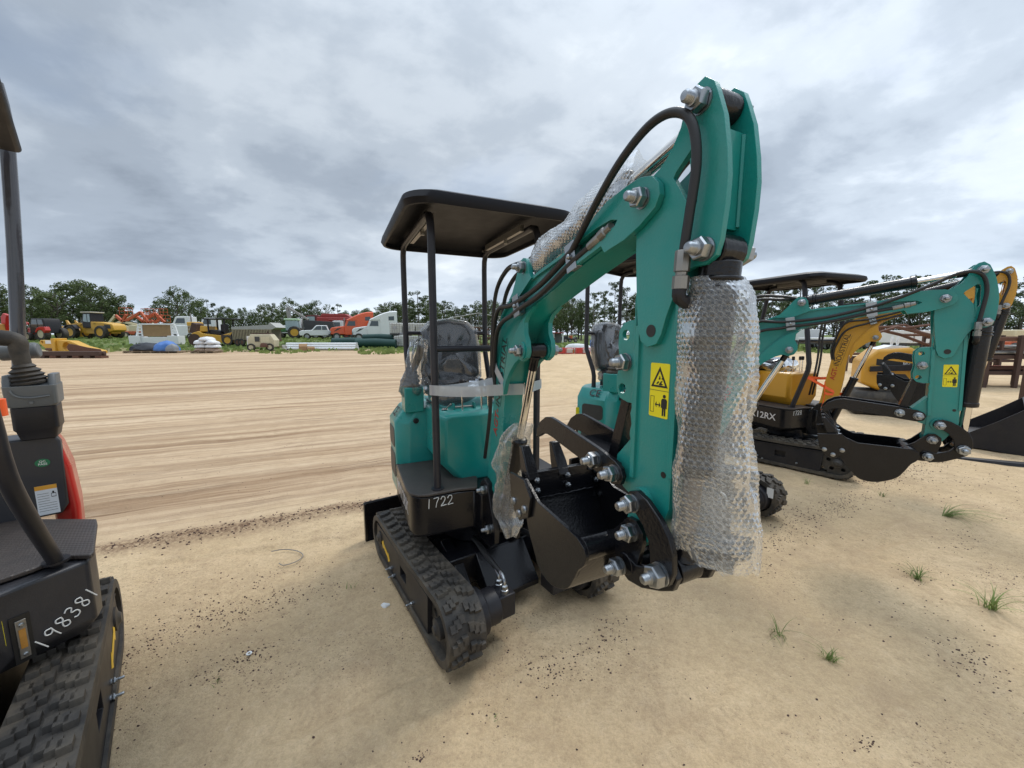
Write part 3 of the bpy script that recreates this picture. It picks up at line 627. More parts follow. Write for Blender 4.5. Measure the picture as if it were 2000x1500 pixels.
    b = MB(); b.cyl((.27, -.3, 1.422), (.27, .3, 1.422), .0165); b.build('grab_bar', DGR, root)
    b = MB(); b.cyl((-.59, -.3, 1.505), (-.59, .3, 1.505), .014); b.build('rear_bar', DGR, root)
    # --- boom
    Mb = MX.Translation((PF[0], 0, PF[1])) @ MX.Rotation(sw, 4, 'Z') @ MX.Rotation(-a, 4, 'Y') @ MX.Translation((-PF[0], 0, -PF[1]))
    Ma = Mb @ MX.Translation((PA[0], 0, PA[1])) @ MX.Rotation(-bb, 4, 'Y') @ MX.Translation((-PA[0], 0, -PA[1]))
    outer = [(1.40, 1.85), (1.364, 1.845), (1.31, 1.824), (1.271, 1.802), (1.141, 1.77), (.93, 1.728), (.72, 1.668), (.65, 1.632), (.585, 1.585), (.545, 1.53), (.516, 1.463), (.494, 1.33), (.45, 1.118), (.41, .947), (.385, .813), (.362, .72), (.362, .66), (.385, .635), (.42, .635), (.45, .66)]
    inner = [(.515, .738), (.548, .865), (.572, .988), (.59, 1.143), (.61, 1.25), (.66, 1.36), (.72, 1.45), (.79, 1.53), (.86, 1.58), (.919, 1.607), (1.061, 1.653), (1.19, 1.694), (1.335, 1.737), (1.40, 1.76)]
    b = MB(); b.prism(outer + inner, -.047, .047)
    # flanges along both edges of the near and far side, and cheeks
    def flange(pts, w, t, y):
        for p, q in zip(pts, pts[1:]):
            p, q = V((p[0], 0, p[1])), V((q[0], 0, q[1])); d = (q - p).normalized(); nn = V((-d.z, 0, d.x)) * w
            b.add([p + V((0, y - t, 0)), q + V((0, y - t, 0)), q + nn + V((0, y - t, 0)), p + nn + V((0, y - t, 0)), p + V((0, y + t, 0)), q + V((0, y + t, 0)), q + nn + V((0, y + t, 0)), p + nn + V((0, y + t, 0))], [(0, 1, 2, 3), (4, 7, 6, 5), (0, 4, 5, 1), (1, 5, 6, 2), (2, 6, 7, 3), (3, 7, 4, 0)])
    for y in (-.052, .052):
        flange(outer[1:10], .012, .006, y); flange(inner[5:13], .014, .006, y)
    fork = [(1.36, 1.718), (1.345, 1.738), (1.20, 1.70), (1.19, 1.718), (1.355, 1.765), (1.40, 1.778), (1.41, 1.79), (1.385, 1.797), (1.32, 1.79), (1.16, 1.755), (1.16, 1.772), (1.275, 1.803), (1.31, 1.824), (1.364, 1.848), (1.44, 1.862), (1.49, 1.866), (1.525, 1.857), (1.547, 1.835), (1.552, 1.81), (1.54, 1.785), (1.49, 1.755), (1.44, 1.735)]
    knee = [(.90, 1.712), (.878, 1.735), (.868, 1.772), (.852, 1.792), (.83, 1.797), (.805, 1.79), (.785, 1.765), (.755, 1.715), (.725, 1.672), (.69, 1.645), (.80, 1.655)]
    lug = [(.92, 1.605), (.86, 1.573), (.84, 1.545), (.842, 1.50), (.862, 1.47), (.868, 1.435), (.855, 1.405), (.825, 1.388), (.79, 1.395), (.75, 1.375), (.70, 1.335), (.655, 1.285), (.625, 1.22), (.62, 1.27), (.66, 1.38), (.72, 1.46), (.8, 1.545)]
    for y in (-.082, .040): b.prism(fork, y, y + .016)
    for y in (-.066, .046):
        b.prism(knee, y, y + .02); b.prism(lug, y, y + .02)
        b.cyl((PC[0], y - .006, PC[1]), (PC[0], y + .026, PC[1]), .036, n=20)
    b.cyl((PF[0], -.05, PF[1]), (PF[0], .05, PF[1]), .04, n=18)
    boom = b.build('boom', paint, root, bevel=.003, M=Mb)
    for (x, z), y in ((PA, .082), (PB, .066), (PC, .072)):
        pbolt(boom, (x, -y, z), (0, -1, 0)); pbolt(boom, (x, y, z), (0, 1, 0), tip=.02)
    rdir = (V((.676, 0, 1.464)) - V((.594, 0, 1.266))); upv = V((-rdir.z, 0, rdir.x))
    ld = text('INDUSTRIAL', .064, face((.562, -.0478, 1.315), (.30, 0, 1), (-1, 0, .30)), DBLK, boom, 'lettering', bold=.0004)
    text('AGT-', .062, face((.494, -.0478, 1.065), (.235, 0, 1), (-1, 0, .235)), mat('red_lettering', (.42, .03, .02), .4), boom, 'lettering', bold=.0012, ax='CENTER')
    for off in (-.032, .032):
        p, q = V((.515, -.0478, 1.16)), V((.61, -.0478, 1.475)); nn = V((-1, 0, .3)).normalized() * off
        MB().band([p + nn, q + nn], .002, .0008, V((-1, 0, .3))).build('lettering_rule', DBLK, boom)
    for x, z in ((1.196, 1.735), (.798, 1.612)):
        b = MB(); d = V((.97, 0, .24)); M = face((x, -.078, z), d, (-.24, 0, .97)); b.box(-.022, .022, -.036, .036, -.022, .004, M); b.box(-.026, .026, -.044, .044, .004, .007, M); b.lathe([(.009, 0), (.009, .008), (.005, .012)], M @ V((0, 0, .007)), (0, -1, 0), 8); b.build('hose_clamp', ZNC, boom, bevel=.0012)
    def P(*q): return [V(p) for p in q]
    b = MB()
    h1 = [(.50, -.02, 1.10), (.47, -.05, 1.30), (.515, -.066, 1.47), (.56, -.075, 1.57), (.62, -.078, 1.615), (.72, -.078, 1.618), (.82, -.078, 1.632), (1.0, -.078, 1.676), (1.195, -.078, 1.752), (1.27, -.09, 1.775)]
    h2 = [(.52, -.02, 1.10), (.487, -.05, 1.28), (.53, -.066, 1.42), (.58, -.075, 1.51), (.65, -.078, 1.553), (.74, -.078, 1.575), (.82, -.078, 1.598), (1.0, -.078, 1.642), (1.195, -.078, 1.716), (1.30, -.078, 1.75)]
    for h in (h1[:-1], h2): MB().tube(h, .0105, 10, 6).build('boom_hose', HOSE, boom)
    b = MB(); b.lathe([(.014, 0), (.014, .045), (.011, .05), (.016, .052), (.016, .075), (.012, .078), (.012, .1)], (1.29, -.078, 1.747), (.93, 0, .34), 10); b.build('hose_fitting', DUL, boom)
    # --- arm
    b = MB()
    boxp = [(1.475, 1.76), (1.473, 1.6), (1.477, 1.43), (1.477, 1.27), (1.469, 1.19), (1.460, 1.02), (1.455, .98), (1.465, .945), (1.492, .932), (1.52, .945), (1.545, .98), (1.575, 1.03), (1.597, 1.08), (1.598, 1.2), (1.602, 1.4), (1.612, 1.65), (1.60, 1.76)]
    b.prism(boxp, -.05, .022)
    b.box(1.466, 1.480, -.058, .03, 1.12, 1.52); b.box(1.590, 1.604, -.056, .03, 1.16, 1.6)
    ear = [(1.640, 2.005), (1.620, 2.0), (1.604, 1.985), (1.592, 1.962), (1.585, 1.935), (1.563, 1.899), (1.535, 1.875), (1.50, 1.858), (1.472, 1.845), (1.462, 1.80), (1.464, 1.7), (1.472, 1.6), (1.481, 1.515), (1.493, 1.482), (1.516, 1.468), (1.545, 1.476), (1.558, 1.497), (1.57, 1.536), (1.598, 1.604), (1.615, 1.632), (1.64, 1.640), (1.668, 1.640), (1.69, 1.655), (1.698, 1.685), (1.704, 1.748), (1.705, 1.80), (1.700, 1.848), (1.688, 1.914), (1.672, 1.96), (1.662, 1.985)]
    win = [(1.572, 1.838), (1.578, 1.848), (1.622, 1.885), (1.632, 1.88), (1.636, 1.87), (1.638, 1.77), (1.632, 1.757), (1.622, 1.762)]
    for y in (-.064, .022): b.prism(ear, y, y + .014, holes=[win[::-1]])
    b.box(1.655, 1.668, -.05, .022, 1.715, 1.905); b.box(1.60, 1.612, -.05, .022, 1.58, 1.74)
    for y in (-.049, .021): b.tube([(1.669, y, z) for z in (1.72, 1.78, 1.84, 1.9)], .006, 6)          # weld beads
    b.tube([(1.62 + rnd(-.002, .002), -.0645, 1.70 + .02 * k) for k in range(9)], lambda t: .004 + .002 * math.sin(t * 40), 6)
    for z0, z1 in ((1.16, 1.60),): b.tube([(1.466 + rnd(-.0015, .0015), -.056, z0 + (z1 - z0) * k / 30) for k in range(31)], lambda t: .0035 + .0014 * math.sin(t * 130), 6)
    br = [(1.472, 1.535), (1.44, 1.535), (1.415, 1.528), (1.398, 1.508), (1.396, 1.472), (1.402, 1.43), (1.40, 1.405), (1.394, 1.38), (1.396, 1.345), (1.41, 1.325), (1.44, 1.318), (1.472, 1.318)]
    for y in (-.052, .012): b.prism(br, y, y + .014, holes=[circ(1.425, 1.497, .014)[::-1], circ(1.418, 1.352, .014)[::-1]])
    b.prism([(1.47, 1.24), (1.40, 1.16), (1.395, 1.11), (1.43, 1.075), (1.47, 1.06)], -.045, .02)
    for (x, z), q in ((PLT, .066), (PBK, .048)): b.cyl((x, -q, z), (x, .048, z), .036, n=20)
    arm = b.build('arm', paint, root, bevel=.0028, M=Ma)
    MB().cyl((1.527, -.0642, 1.507), (1.527, -.0652, 1.507), .015).build('pin_hole', DBLK, arm); MB().cyl((1.575, -.0502, 1.16), (1.575, -.0508, 1.16), .008).build('pin_hole', DBLK, arm)
    b = MB(); b.cyl((PTOP[0], -.05, PTOP[1]), (PTOP[0], .022, PTOP[1]), .026, n=20); b.build('bushing', BLK, arm)
    for (x, z), y in ((PTOP, .064), (PACY, .064), ((1.43, 1.425), .052)):
        pbolt(arm, (x, -y, z), (0, -1, 0)); pbolt(arm, (x, y - .028, z), (0, 1, 0), tip=.02)
    if decals: warning_decal(arm, (1.549, -.0505, 1.364), (1, 0, 0), (0, 0, 1))
    # --- thumb
    b = MB(); th = [(.967, 1.105), (.972, 1.142), (.998, 1.175), (1.035, 1.198), (1.07, 1.205), (1.105, 1.202), (1.345, 1.168), (1.425, 1.152), (1.45, 1.138), (1.46, 1.117), (1.45, 1.092), (1.42, 1.083), (1.368, 1.09), (1.267, 1.108), (1.148, 1.125), (1.09, 1.135), (1.05, 1.138), (1.02, 1.132), (.995, 1.118)]
    for y in (-.075, .06): b.prism(th, y, y + .015)
    b.box(1.13, 1.30, -.06, .06, 1.125, 1.14); b.box(1.30, 1.42, -.06, .06, 1.13, 1.142)
    tm = b.build('thumb', BLK, root, bevel=.002, M=Ma)
    b = MB(); b.prism([(1.398, 1.345), (1.428, 1.335), (1.375, 1.12), (1.335, 1.125)], -.03, .03); b.build('thumb_strut', BLK, tm, bevel=.002)
    pbolt(tm, (1.425, -.075, 1.118), (0, -1, 0)); pbolt(tm, (1.343, -.075, 1.132), (0, -1, 0)); pbolt(tm, (1.425, .075, 1.118), (0, 1, 0))
    # --- bucket
    side = [(1.05, .985), (1.151, .935), (1.309, .931), (1.385, .927), (1.42, .912), (1.428, .89), (1.418, .86), (1.392, .832), (1.367, .784), (1.33, .734), (1.246, .695), (1.17, .70), (1.129, .743), (1.075, .82), (1.04, .92)]
    arc = [(p.x, p.z) for p in crom([V((x, 0, z)) for x, z in side[4:]], 4)]; side = side[:4] + arc
    b = MB()
    for y in (-.165, .153): b.prism(side, y, y + .012)
    shell = [(p.x, p.z) for p in crom([V((x, 0, z)) for x, z in ((1.03, 1.0), (1.04, .92), (1.075, .82), (1.129, .743), (1.17, .702), (1.246, .697), (1.33, .734), (1.367, .784), (1.392, .832), (1.42, .90))], 3)]
    cx, cz = 1.25, .85
    inn = [(cx + (x - cx) * .955, cz + (z - cz) * .94) for x, z in shell]; inn[0] = (1.048, .998); inn[1] = (1.05, .97); inn[2] = (1.053, .945)
    b.prism(shell + inn[::-1], -.155, .155); b.cyl((1.395, -.155, .895), (1.395, .155, .895), .032, n=20)
    for y in (-.064, .05): b.prism([(1.36, .91), (1.42, .95), (1.475, 1.01), (1.505, 1.012), (1.53, .99), (1.532, .96), (1.515, .89), (1.495, .845), (1.46, .838), (1.42, .84), (1.37, .80)], y, y + .014)
    b.tube([(1.062 + .0, -.15 + .3 * k / 24, .905 + rnd(-.003, .003)) for k in range(25)], lambda t: .004 + .002 * math.sin(t * 90), 6)
    bk = b.build('bucket', BLK, root, bevel=.002, M=Ma)
    for y in (-.13, 0, .13):
        b = MB(); b.loft([[(1.06, y - .022, .975), (1.06, y + .022, .975), (1.0, y + .022, .965), (1.0, y - .022, .965)], [(1.035, y - .022, 1.02), (1.035, y + .022, 1.02), (.985, y + .022, 1.01), (.985, y - .022, 1.01)], [(.985, y - .018, 1.085), (.985, y + .018, 1.085), (.965, y + .018, 1.082), (.965, y - .018, 1.082)]]); b.build('tooth', BLK, bk, bevel=.004)
    for y in (-.178, .166):
        b = MB(); b.prism([(.945, .975), (1.068, .988), (1.12, .94), (1.10, .86), (1.035, .82), (.985, .838), (.958, .892)], y, y + .012); sc = b.build('side_cutter', BLK, bk, bevel=.002)
        s = -1 if y < 0 else 1
        for x, z in ((.985, .875), (1.03, .845), (1.075, .88)): b = MB(); b.lathe([(.015, 0), (.014, .006), (.008, .009)], (x, y if s < 0 else y + .012, z), (0, s, 0), 12); b.lathe([(.013, 0), (.013, .01), (.008, .012), (.008, .02)], (x, y + .012 if s < 0 else y, z), (0, -s, 0), 6); b.build('cutter_bolt', ZNC, sc)
    for y in (-.13, 0, .13):
        for z in (.972, .935): MB().lathe([(.011, 0), (.011, .008), (.007, .01), (.007, .018), (.004, .02)], (1.052 + (.972 - z) * .12, y + .012, z), (1, 0, 0.05), 6).build('tooth_bolt', ZNC, bk)
    pbolt(bk, (PBK[0], -.064, PBK[1]), (0, -1, 0)); pbolt(bk, (PCV[0], -.085, PCV[1]), (0, -1, 0)); pbolt(bk, (PBK[0], .064, PBK[1]), (0, 1, 0))
    # --- bucket linkage
    b = MB(); hm = [(1.497, 1.095), (1.525, 1.106), (1.560, 1.096), (1.602, 1.068), (1.634, 1.035), (1.648, 1.0), (1.652, .955), (1.64, .918), (1.61, .902), (1.582, .925), (1.578, .965), (1.572, .995), (1.552, 1.025), (1.525, 1.046), (1.502, 1.046), (1.486, 1.07)]
    bowl = [(1.47, .905), (1.447, .88), (1.452, .85), (1.49, .835), (1.54, .845), (1.60, .875), (1.638, .90), (1.65, .935), (1.63, .965), (1.60, .962), (1.565, .915), (1.515, .895)]
    for s in (-1, 1):
        y = s * .078; b.prism(hm, y - .008, y + .008); y = s * .06; b.prism(bowl, y - .009, y + .009)
    b.cyl((1.475, -.07, .875), (1.475, .07, .875), .03); b.cyl((1.54, -.06, .87), (1.54, .06, .87), .02)
    lk = b.build('bucket_link', BLK, root, bevel=.0025, M=Ma)
    b = MB(); b.lathe([(.034, 0), (.034, .04), (.042, .042), (.042, .055), (.03, .06), (.03, .10), (.036, .102), (.036, .115), (.024, .12), (.016, .16), (.012, .165)], (PLN[0], .08, PLN[1]), (0, 1, 0), 20); b.build('link_pin_sleeve', BLK, lk, bevel=.001)
    pbolt(lk, (PLT[0], -.086, PLT[1]), (0, -1, 0)); pbolt(lk, (PLN[0], -.086, PLN[1]), (0, -1, 0), af=.048); pbolt(lk, (PLT[0], .086, PLT[1]), (0, 1, 0))
    # --- cylinders
    def pt(M, p, y=0): return M @ V((p[0], y, p[1]))
    rod('lift_cylinder', root, pt(Ms, PCB), pt(Mb, PC), .034, .0175, .54, yax=Mb.to_3x3() @ V((0, 1, 0)))
    rod('arm_cylinder', root, pt(Mb, (PB[0] + .012, PB[1] + .012), -.012), pt(Ma, PTOP, -.014), .034, .0175, .66, yax=Mb.to_3x3() @ V((0, 1, 0)))
    rod('bucket_cylinder', root, pt(Ma, PACY, -.014), pt(Ma, PLN, -.014), .041, .022, .64, rm=DIMROD if wrapped else CHR, eye=.034, yax=Mb.to_3x3() @ V((0, 1, 0)))
    # long hose looping from the boom over the arm head, one on each side
    Mi = Mb.inverted() @ Ma
    def arm_pt(p): return Mi @ V(p)
    for s in (-1, 1):
        b = MB()
        hp = [V((1.195, s * .08, 1.75)), V((1.27, s * .095, 1.79)), V((1.36, s * .11, 1.845))] + [arm_pt(q) for q in ((1.45, (.07 if s > 0 else -.115), 1.905), (1.53, (.065 if s > 0 else -.112), 1.945), (1.585, (.062 if s > 0 else -.105), 1.953), (1.625, (.058 if s > 0 else -.095), 1.935), (1.645, (.056 if s > 0 else -.09), 1.895), (1.652, (.055 if s > 0 else -.088), 1.83), (1.642, (.055 if s > 0 else -.088), 1.74), (1.632, (.055 if s > 0 else -.088), 1.665))]
        b.tube(hp, .0098, 12, 6); h = b.build('loop_hose', HOSE, boom)
        b = MB(); e = [arm_pt(q) for q in ((1.632, (.055 if s > 0 else -.088), 1.672), (1.629, (.055 if s > 0 else -.088), 1.60))]; d = e[1] - e[0]
        b.lathe([(.015, 0), (.016, .002), (.016, .042), (.012, .044), (.012, .05), (.017, .052), (.017, .078)], e[0], d, 8); b.build('hose_crimp', DUL, h)
        b = MB(); b.tube([arm_pt(q) for q in ((1.629, (.055 if s > 0 else -.088), 1.6), (1.629, (.055 if s > 0 else -.088), 1.575), (1.634, s * .05, 1.558), (1.643, s * .035, 1.545))], .014, 10, 4); b.build('elbow_fitting', BLKM, h)
    if hoses:
        for dy, dz in ((-.02, 0), (.03, -.02)):
            MB().tube([pt(Mb, (.80, 1.79)) + V((0, dy, 0)), pt(Mb, (.70, 1.80)) + V((0, dy, dz)), pt(Mb, (.56, 1.79)) + V((0, dy, dz)), pt(Mb, (.43, 1.70)) + V((0, dy, dz)), pt(Mb, (.38, 1.5)) + V((0, dy, 0)), pt(Mb, (.36, 1.25)) + V((0, dy, 0)), pt(Mb, (.33, 1.05)) + V((0, dy, 0)), V((.25, dy, .8))], .0105, 8, 6).build('boom_feed_hose', HOSE, root)
    return root, FR, Mb, Ma, Ms
def diamond_mat():
    m = bpy.data.materials.new('diamond_floor_mat'); m.use_nodes = True; nt = m.node_tree; N = nt.nodes; L = nt.links; b = N['Principled BSDF']
    b.inputs['Roughness'].default_value = .5
    tc = N.new('ShaderNodeTexCoord'); ws = []
    for r in (40, -40):
        mp = N.new('ShaderNodeMapping'); mp.inputs['Rotation'].default_value = (0, 0, R_(r)); L.new(tc.outputs['Object'], mp.inputs[0])
        w = N.new('ShaderNodeTexWave'); w.inputs['Scale'].default_value = 24; L.new(mp.outputs[0], w.inputs[0]); ws.append(w.outputs['Fac'])
    mm = N.new('ShaderNodeMath'); mm.operation = 'MAXIMUM'; L.new(ws[0], mm.inputs[0]); L.new(ws[1], mm.inputs[1])
    bp = N.new('ShaderNodeBump'); bp.inputs['Strength'].default_value = .5; bp.inputs['Distance'].default_value = .003; L.new(mm.outputs[0], bp.inputs['Height']); L.new(bp.outputs[0], b.inputs['Normal'])
    n = N.new('ShaderNodeTexNoise'); n.inputs['Scale'].default_value = 12; n.inputs['Detail'].default_value = 8; L.new(tc.outputs['Object'], n.inputs[0])
    mx = N.new('ShaderNodeMix'); mx.data_type = 'RGBA'; mx.inputs[6].default_value = (.018, .017, .018, 1); mx.inputs[7].default_value = (.075, .06, .052, 1); L.new(n.outputs[0], mx.inputs[0]); L.new(mx.outputs[2], b.inputs['Base Color'])
    return m
MATM_DIAM = diamond_mat()
def grille_mat():
    m = bpy.data.materials.new('black_mesh_grille'); m.use_nodes = True; nt = m.node_tree; N = nt.nodes; L = nt.links; b = N['Principled BSDF']; b.inputs['Roughness'].default_value = .5
    tc = N.new('ShaderNodeTexCoord'); v = N.new('ShaderNodeTexVoronoi'); v.inputs['Scale'].default_value = 110; v.inputs['Randomness'].default_value = 0; L.new(tc.outputs['Object'], v.inputs[0])
    rp = N.new('ShaderNodeValToRGB'); rp.color_ramp.elements[0].position = .35; rp.color_ramp.elements[1].position = .5; rp.color_ramp.elements[0].color = (.004, .004, .004, 1); rp.color_ramp.elements[1].color = (.05, .05, .05, 1)
    L.new(v.outputs['Distance'], rp.inputs[0]); L.new(rp.outputs[0], b.inputs['Base Color']); return m
GRILLE = grille_mat()
main, FM, MBm, MAm, MSm = excavator('mini_excavator', 'teal mini excavator with bubble wrapped arm standing nearest in the centre, chalk number 1722', (-.24, 2.35), 24.5, (-.2, 2.34), 33.5, TEAL, number='1722', wrapped=True, group='mini excavators in a row')
# ---------------------------------------------------------------- bubble wrap sleeves, stretch film
def sleeve(name, label, M, secs, sp=.0132, step=.0027, hgt=.0021, rough=.006, seed=1, group='bubble wrap on the nearest excavator'):
    # secs: (centre, axis1, r1, axis2, r2); bubbles stand out from the film in a hexagonal grid
    k = 8; n = len(secs)
    comp = [crom([s[i] if i in (0, 1, 3) else V((s[i], 0, 0)) for s in secs], k) for i in range(5)]
    C, A1, R1, A2, R2 = comp
    L = [0]
    for i in range(1, len(C)): L.append(L[-1] + (C[i] - C[i - 1]).length)
    rows = int(L[-1] / step); per = max(2 * math.pi * math.sqrt((r1.x ** 2 + r2.x ** 2) / 2) for r1, r2 in zip(R1, R2)); cols = int(per / step)
    ncol = round(per / sp); sp2 = per / ncol; rh = sp2 * .866
    b = MB(); ringv = []; i = 0
    for r in range(rows + 1):
        v = L[-1] * r / rows
        while i < len(L) - 2 and L[i + 1] < v: i += 1
        f = (v - L[i]) / max(L[i + 1] - L[i], 1e-6)
        c, a1, r1, a2, r2 = (x[i].lerp(x[i + 1], min(max(f, 0), 1)) for x in (C, A1, R1, A2, R2))
        a1 = a1.normalized(); a2 = a2.normalized()
        for q in range(cols):
            a = 2 * math.pi * q / cols; u = per * q / cols
            d = a1 * math.cos(a) * r1.x + a2 * math.sin(a) * r2.x
            nn = (a1 * math.cos(a) / r1.x + a2 * math.sin(a) / r2.x).normalized()
            best = 9
            r0 = round(v / rh)
            for rr in (r0 - 1, r0, r0 + 1):
                off = .5 * (rr % 2); cu = (round(u / sp2 - off) + off) * sp2
                best = min(best, math.hypot(u - cu, v - rr * rh))
            x = best / sp2; p = c + d
            w = max(.12, .85 + 1.5 * NZ.noise(V((u * 22, v * 22, seed))))
            h = hgt * w * max(0, 1 - (x / .44) ** 4) if x < .44 else 0
            fold = rough * (NZ.noise(p * 9 + V((seed, 0, 0))) + .6 * NZ.noise(V((a * 2.2, v * 3, seed * 3.1))) * 1.4) + rough * .35 * NZ.noise(p * 30)
            hem = V((0, 0, .022 * NZ.noise(V((a * 1.3, seed, 2))) + .008 * NZ.noise(V((a * 5, seed, 8))))) * (r / rows) ** 6
            crease = .012 * max(0, NZ.noise(V((a * .9, v * 7, seed * 1.7)))) ** 2 * 4
            b.v.append(tuple(p + hem + nn * (h + fold - crease))); ringv.append(math.exp(-((x - .40) / .07) ** 2))
    for r in range(rows):
        for q in range(cols): b.f.append((r * cols + q, r * cols + (q + 1) % cols, (r + 1) * cols + (q + 1) % cols, (r + 1) * cols + q))
    o = b.build(name, BUBB, None, M=M, smooth=180, fix=False)
    at = o.data.attributes.new('ring', 'FLOAT', 'POINT'); at.data.foreach_set('value', ringv)
    return tag(o, label, 'bubble wrap', group)
def sec_px(v, u0, u1, depth, dx=0, plane=0.0):
    c = FM.on((u0 + u1) / 2, v, 1, plane); dirv = (c - FM.c); dist = dirv.length; f = V((dirv.x, dirv.y, 0)).normalized(); s = V((f.y, -f.x, 0))
    Y = FR_depth(c); return (c, s, (u1 - u0) / 2 / FPX * Y, f, depth)
def FR_depth(c):
    w = FM.M @ c; d = w - CAM; return d.y * _c - d.z * _s
sleeve('bubble_wrap', 'large clear bubble wrap sleeve hanging over the front cylinder of the teal arm', FM.M,
       [sec_px(*q, plane=-.012) for q in [(545, 1334, 1438, 0.056), (575, 1331, 1455, 0.06), (620, 1330, 1461, 0.062), (740, 1328, 1464, 0.06), (860, 1324, 1463, 0.058), (930, 1321, 1466, 0.055), (1000, 1320, 1468, 0.05), (1060, 1323, 1468, 0.046), (1094, 1329, 1467, 0.044)]], seed=4, rough=.009)
b = MB(); q = [FM.on(u, v, 1, -.02) for u, v in ((1352, 1100), (1434, 1093), (1430, 1123))]
b.add(q + [x + V((.0008, .0008, 0)) for x in q], [(0, 1, 2), (5, 4, 3), (0, 3, 4, 1), (1, 4, 5, 2), (2, 5, 3, 0)]); tag(b.build('bubble_wrap', FILM, None, M=FM.M, smooth=0), 'loose corner of clear film sticking out below the large bubble wrap sleeve', 'bubble wrap', 'bubble wrap on the nearest excavator')
k0, k1 = V((PB[0] + .012, -.013, PB[1] + .012)), V((PTOP[0], -.014, PTOP[1])); kd = (k1 - k0).normalized(); ku = kd.cross(V((0, 1, 0))).normalized() * -1
sleeve('bubble_wrap', 'tapering bubble wrap sleeve round the cylinder above the teal boom', FM.M,
       [(k0 + kd * t + ku * o, V((0, 1, 0)), r, ku, r * 1.02) for t, r, o in ((.03, .052, 0), (.07, .064, 0), (.16, .064, .003), (.3, .061, 0), (.44, .058, .002), (.53, .054, 0), (.57, .055, 0), (.60, .046, 0))], sp=.0125, step=.0027, hgt=.0024, seed=8, rough=.008)
def s3(v, u0, u1, d): 
    c, s, r, f, _ = sec_px(v, u0, u1, d); return (c, s, r, f, d)
sleeve('bubble_wrap', 'crumpled bag of bubble wrap tied round the foot of the boom lift cylinder', FM.M,
       [s3(828, 1003, 1036, .028), s3(850, 985, 1036, .045), s3(880, 972, 1036, .055), s3(905, 963, 1035, .055), s3(925, 972, 1026, .05), s3(960, 968, 1022, .05), s3(1000, 962, 1022, .055), s3(1022, 974, 1018, .05), s3(1045, 986, 1008, .03)], sp=.012, step=.0028, hgt=.003, rough=.016, seed=13)
b = MB()
zt = 1.212
b.band([(.262, -.322, zt), (.292, -.318, zt), (.45, -.19, zt + .006), (.612, -.058, zt + .03), (.632, -.03, zt + .032), (.632, .03, zt + .03), (.612, .058, zt + .026), (.44, .19, zt + .01), (.292, .318, zt), (.262, .322, zt), (.247, .305, zt)], .052, .0012, (0, 0, 1), 4)
b.band([(.248, -.30, zt + .004), (.30, -.26, zt + .004), (.40, -.12, zt + .03), (.455, -.058, zt + .05), (.47, 0, zt + .06)], .04, .0012, (0, .15, 1), 4)
b.band([(.622, -.052, zt + .035), (.56, -.056, zt + .085), (.505, -.056, zt + .13), (.485, -.02, zt + .14), (.485, .02, zt + .14)], .04, .0012, (.55, 0, .83), 4)
tp = b.build('stretch_film_strap', film_mat('white_stretch_film', (.85, .88, .92), .62, .18), None, M=FM.M, smooth=60)
tag(tp, 'white stretch film strap tied between canopy posts and boom of the nearest excavator', 'strap')

# ---------------------------------------------------------------- the other machines of the row
m2 = excavator('mini_excavator', 'teal mini excavator half hidden behind the nearest one, its arm unwrapped', (1.313, 3.343), 45.9, (1.43, 3.31), 33, TEAL, a=-.098, bb=.145, sw=.118, group='mini excavators in a row')
b = MB(); M = m2[1].M.inverted()
m3 = excavator('mini_excavator', 'yellow mini excavator with black canopy and chalk number 1728, behind the unwrapped teal arm', (3.38, 4.64), 20, (3.40, 4.59), 40, YELL, a=.08, bb=-.14, sw=.45, number='1728', post='bent', group='mini excavators in a row')
F3 = m3[1]
b = MB(); 
q = [F3.on(u, v, 0, .28) for u, v in ((1590, 712), (1592, 722))]
pts = [V((.36, -.32, 1.02)), V((.38, -.27, 1.02)), V((.43, -.10, .93)), V((.50, .0, .86)), V((.53, .07, .84)), V((.52, .09, .88))]
b.band(pts, .03, .0012, (0, .3, 1), 4); b.band([V((.36, -.3, 1.03)), V((.34, .0, 1.0)), V((.36, .3, 1.0))], .03, .0012, (0, 0, 1), 4); b.band([V((.44, -.09, .98)), V((.445, -.085, .8)), V((.43, -.09, .66))], .016, .0012, (0, 1, 0), 4)
b.band([V((.53, .07, .85)), V((.47, -.05, .84)), V((.45, -.1, .86))], .026, .0012, (0, .2, 1), 4)
tag(b.build('marking_ribbon', ORNG, None, M=F3.M), 'orange marking ribbon tied round the front of the yellow mini excavator', 'ribbon')

# ---------------------------------------------------------------- red and charcoal machine cut by the left edge of the picture
FL = Frame(-1.8, .83, 42); rl = empty('mini_excavator', FL.M, 'red and charcoal mini excavator at the left edge with chalk number 198381', 'excavator')
CH = mat('charcoal_paint', (.024, .025, .031), .42, coat=.1, var=.12, bump=.1, bscale=200, dust=.05)
tr = track(rl, MX.Translation((-.10, .045, 0)) @ MX.Diagonal((1.22, 1, 1.2, 1)), .29, .47, 1)
track(rl, MX.Translation((-.03, -.03, 0)) @ MX.Diagonal((1.22, 1, 1.2, 1)), -.55, -.37, -1)
zb = .69
c = [FL.on(u, v, 2, zb) for u, v in ((184, 1076), (172, 1094), (0, 1160), (-60, 1190))]
c = [V((p.x, p.y)) for p in c]
cm = c[-1] + (c[-1] - c[-2]).normalized() * .25
mk = FL.on(186, 1020, 2, .69); outl = [V((mk.x, mk.y - .012)), c[0]] + c[1:] + [cm, V((cm.x, -.35)), V((-.3, -.5)), V((mk.x, -.5))]
b = MB(); b.loft([[(p.x, p.y, zb) for p in outl], [(p.x, p.y, zb - .03) for p in outl], [(p.x, p.y, .46) for p in outl], [(p.x - .04, p.y - .04 if p.y > .3 else p.y, .40) for p in outl]])
bs = b.build('slewing_base', CH, rl, bevel=.012, seg=3)
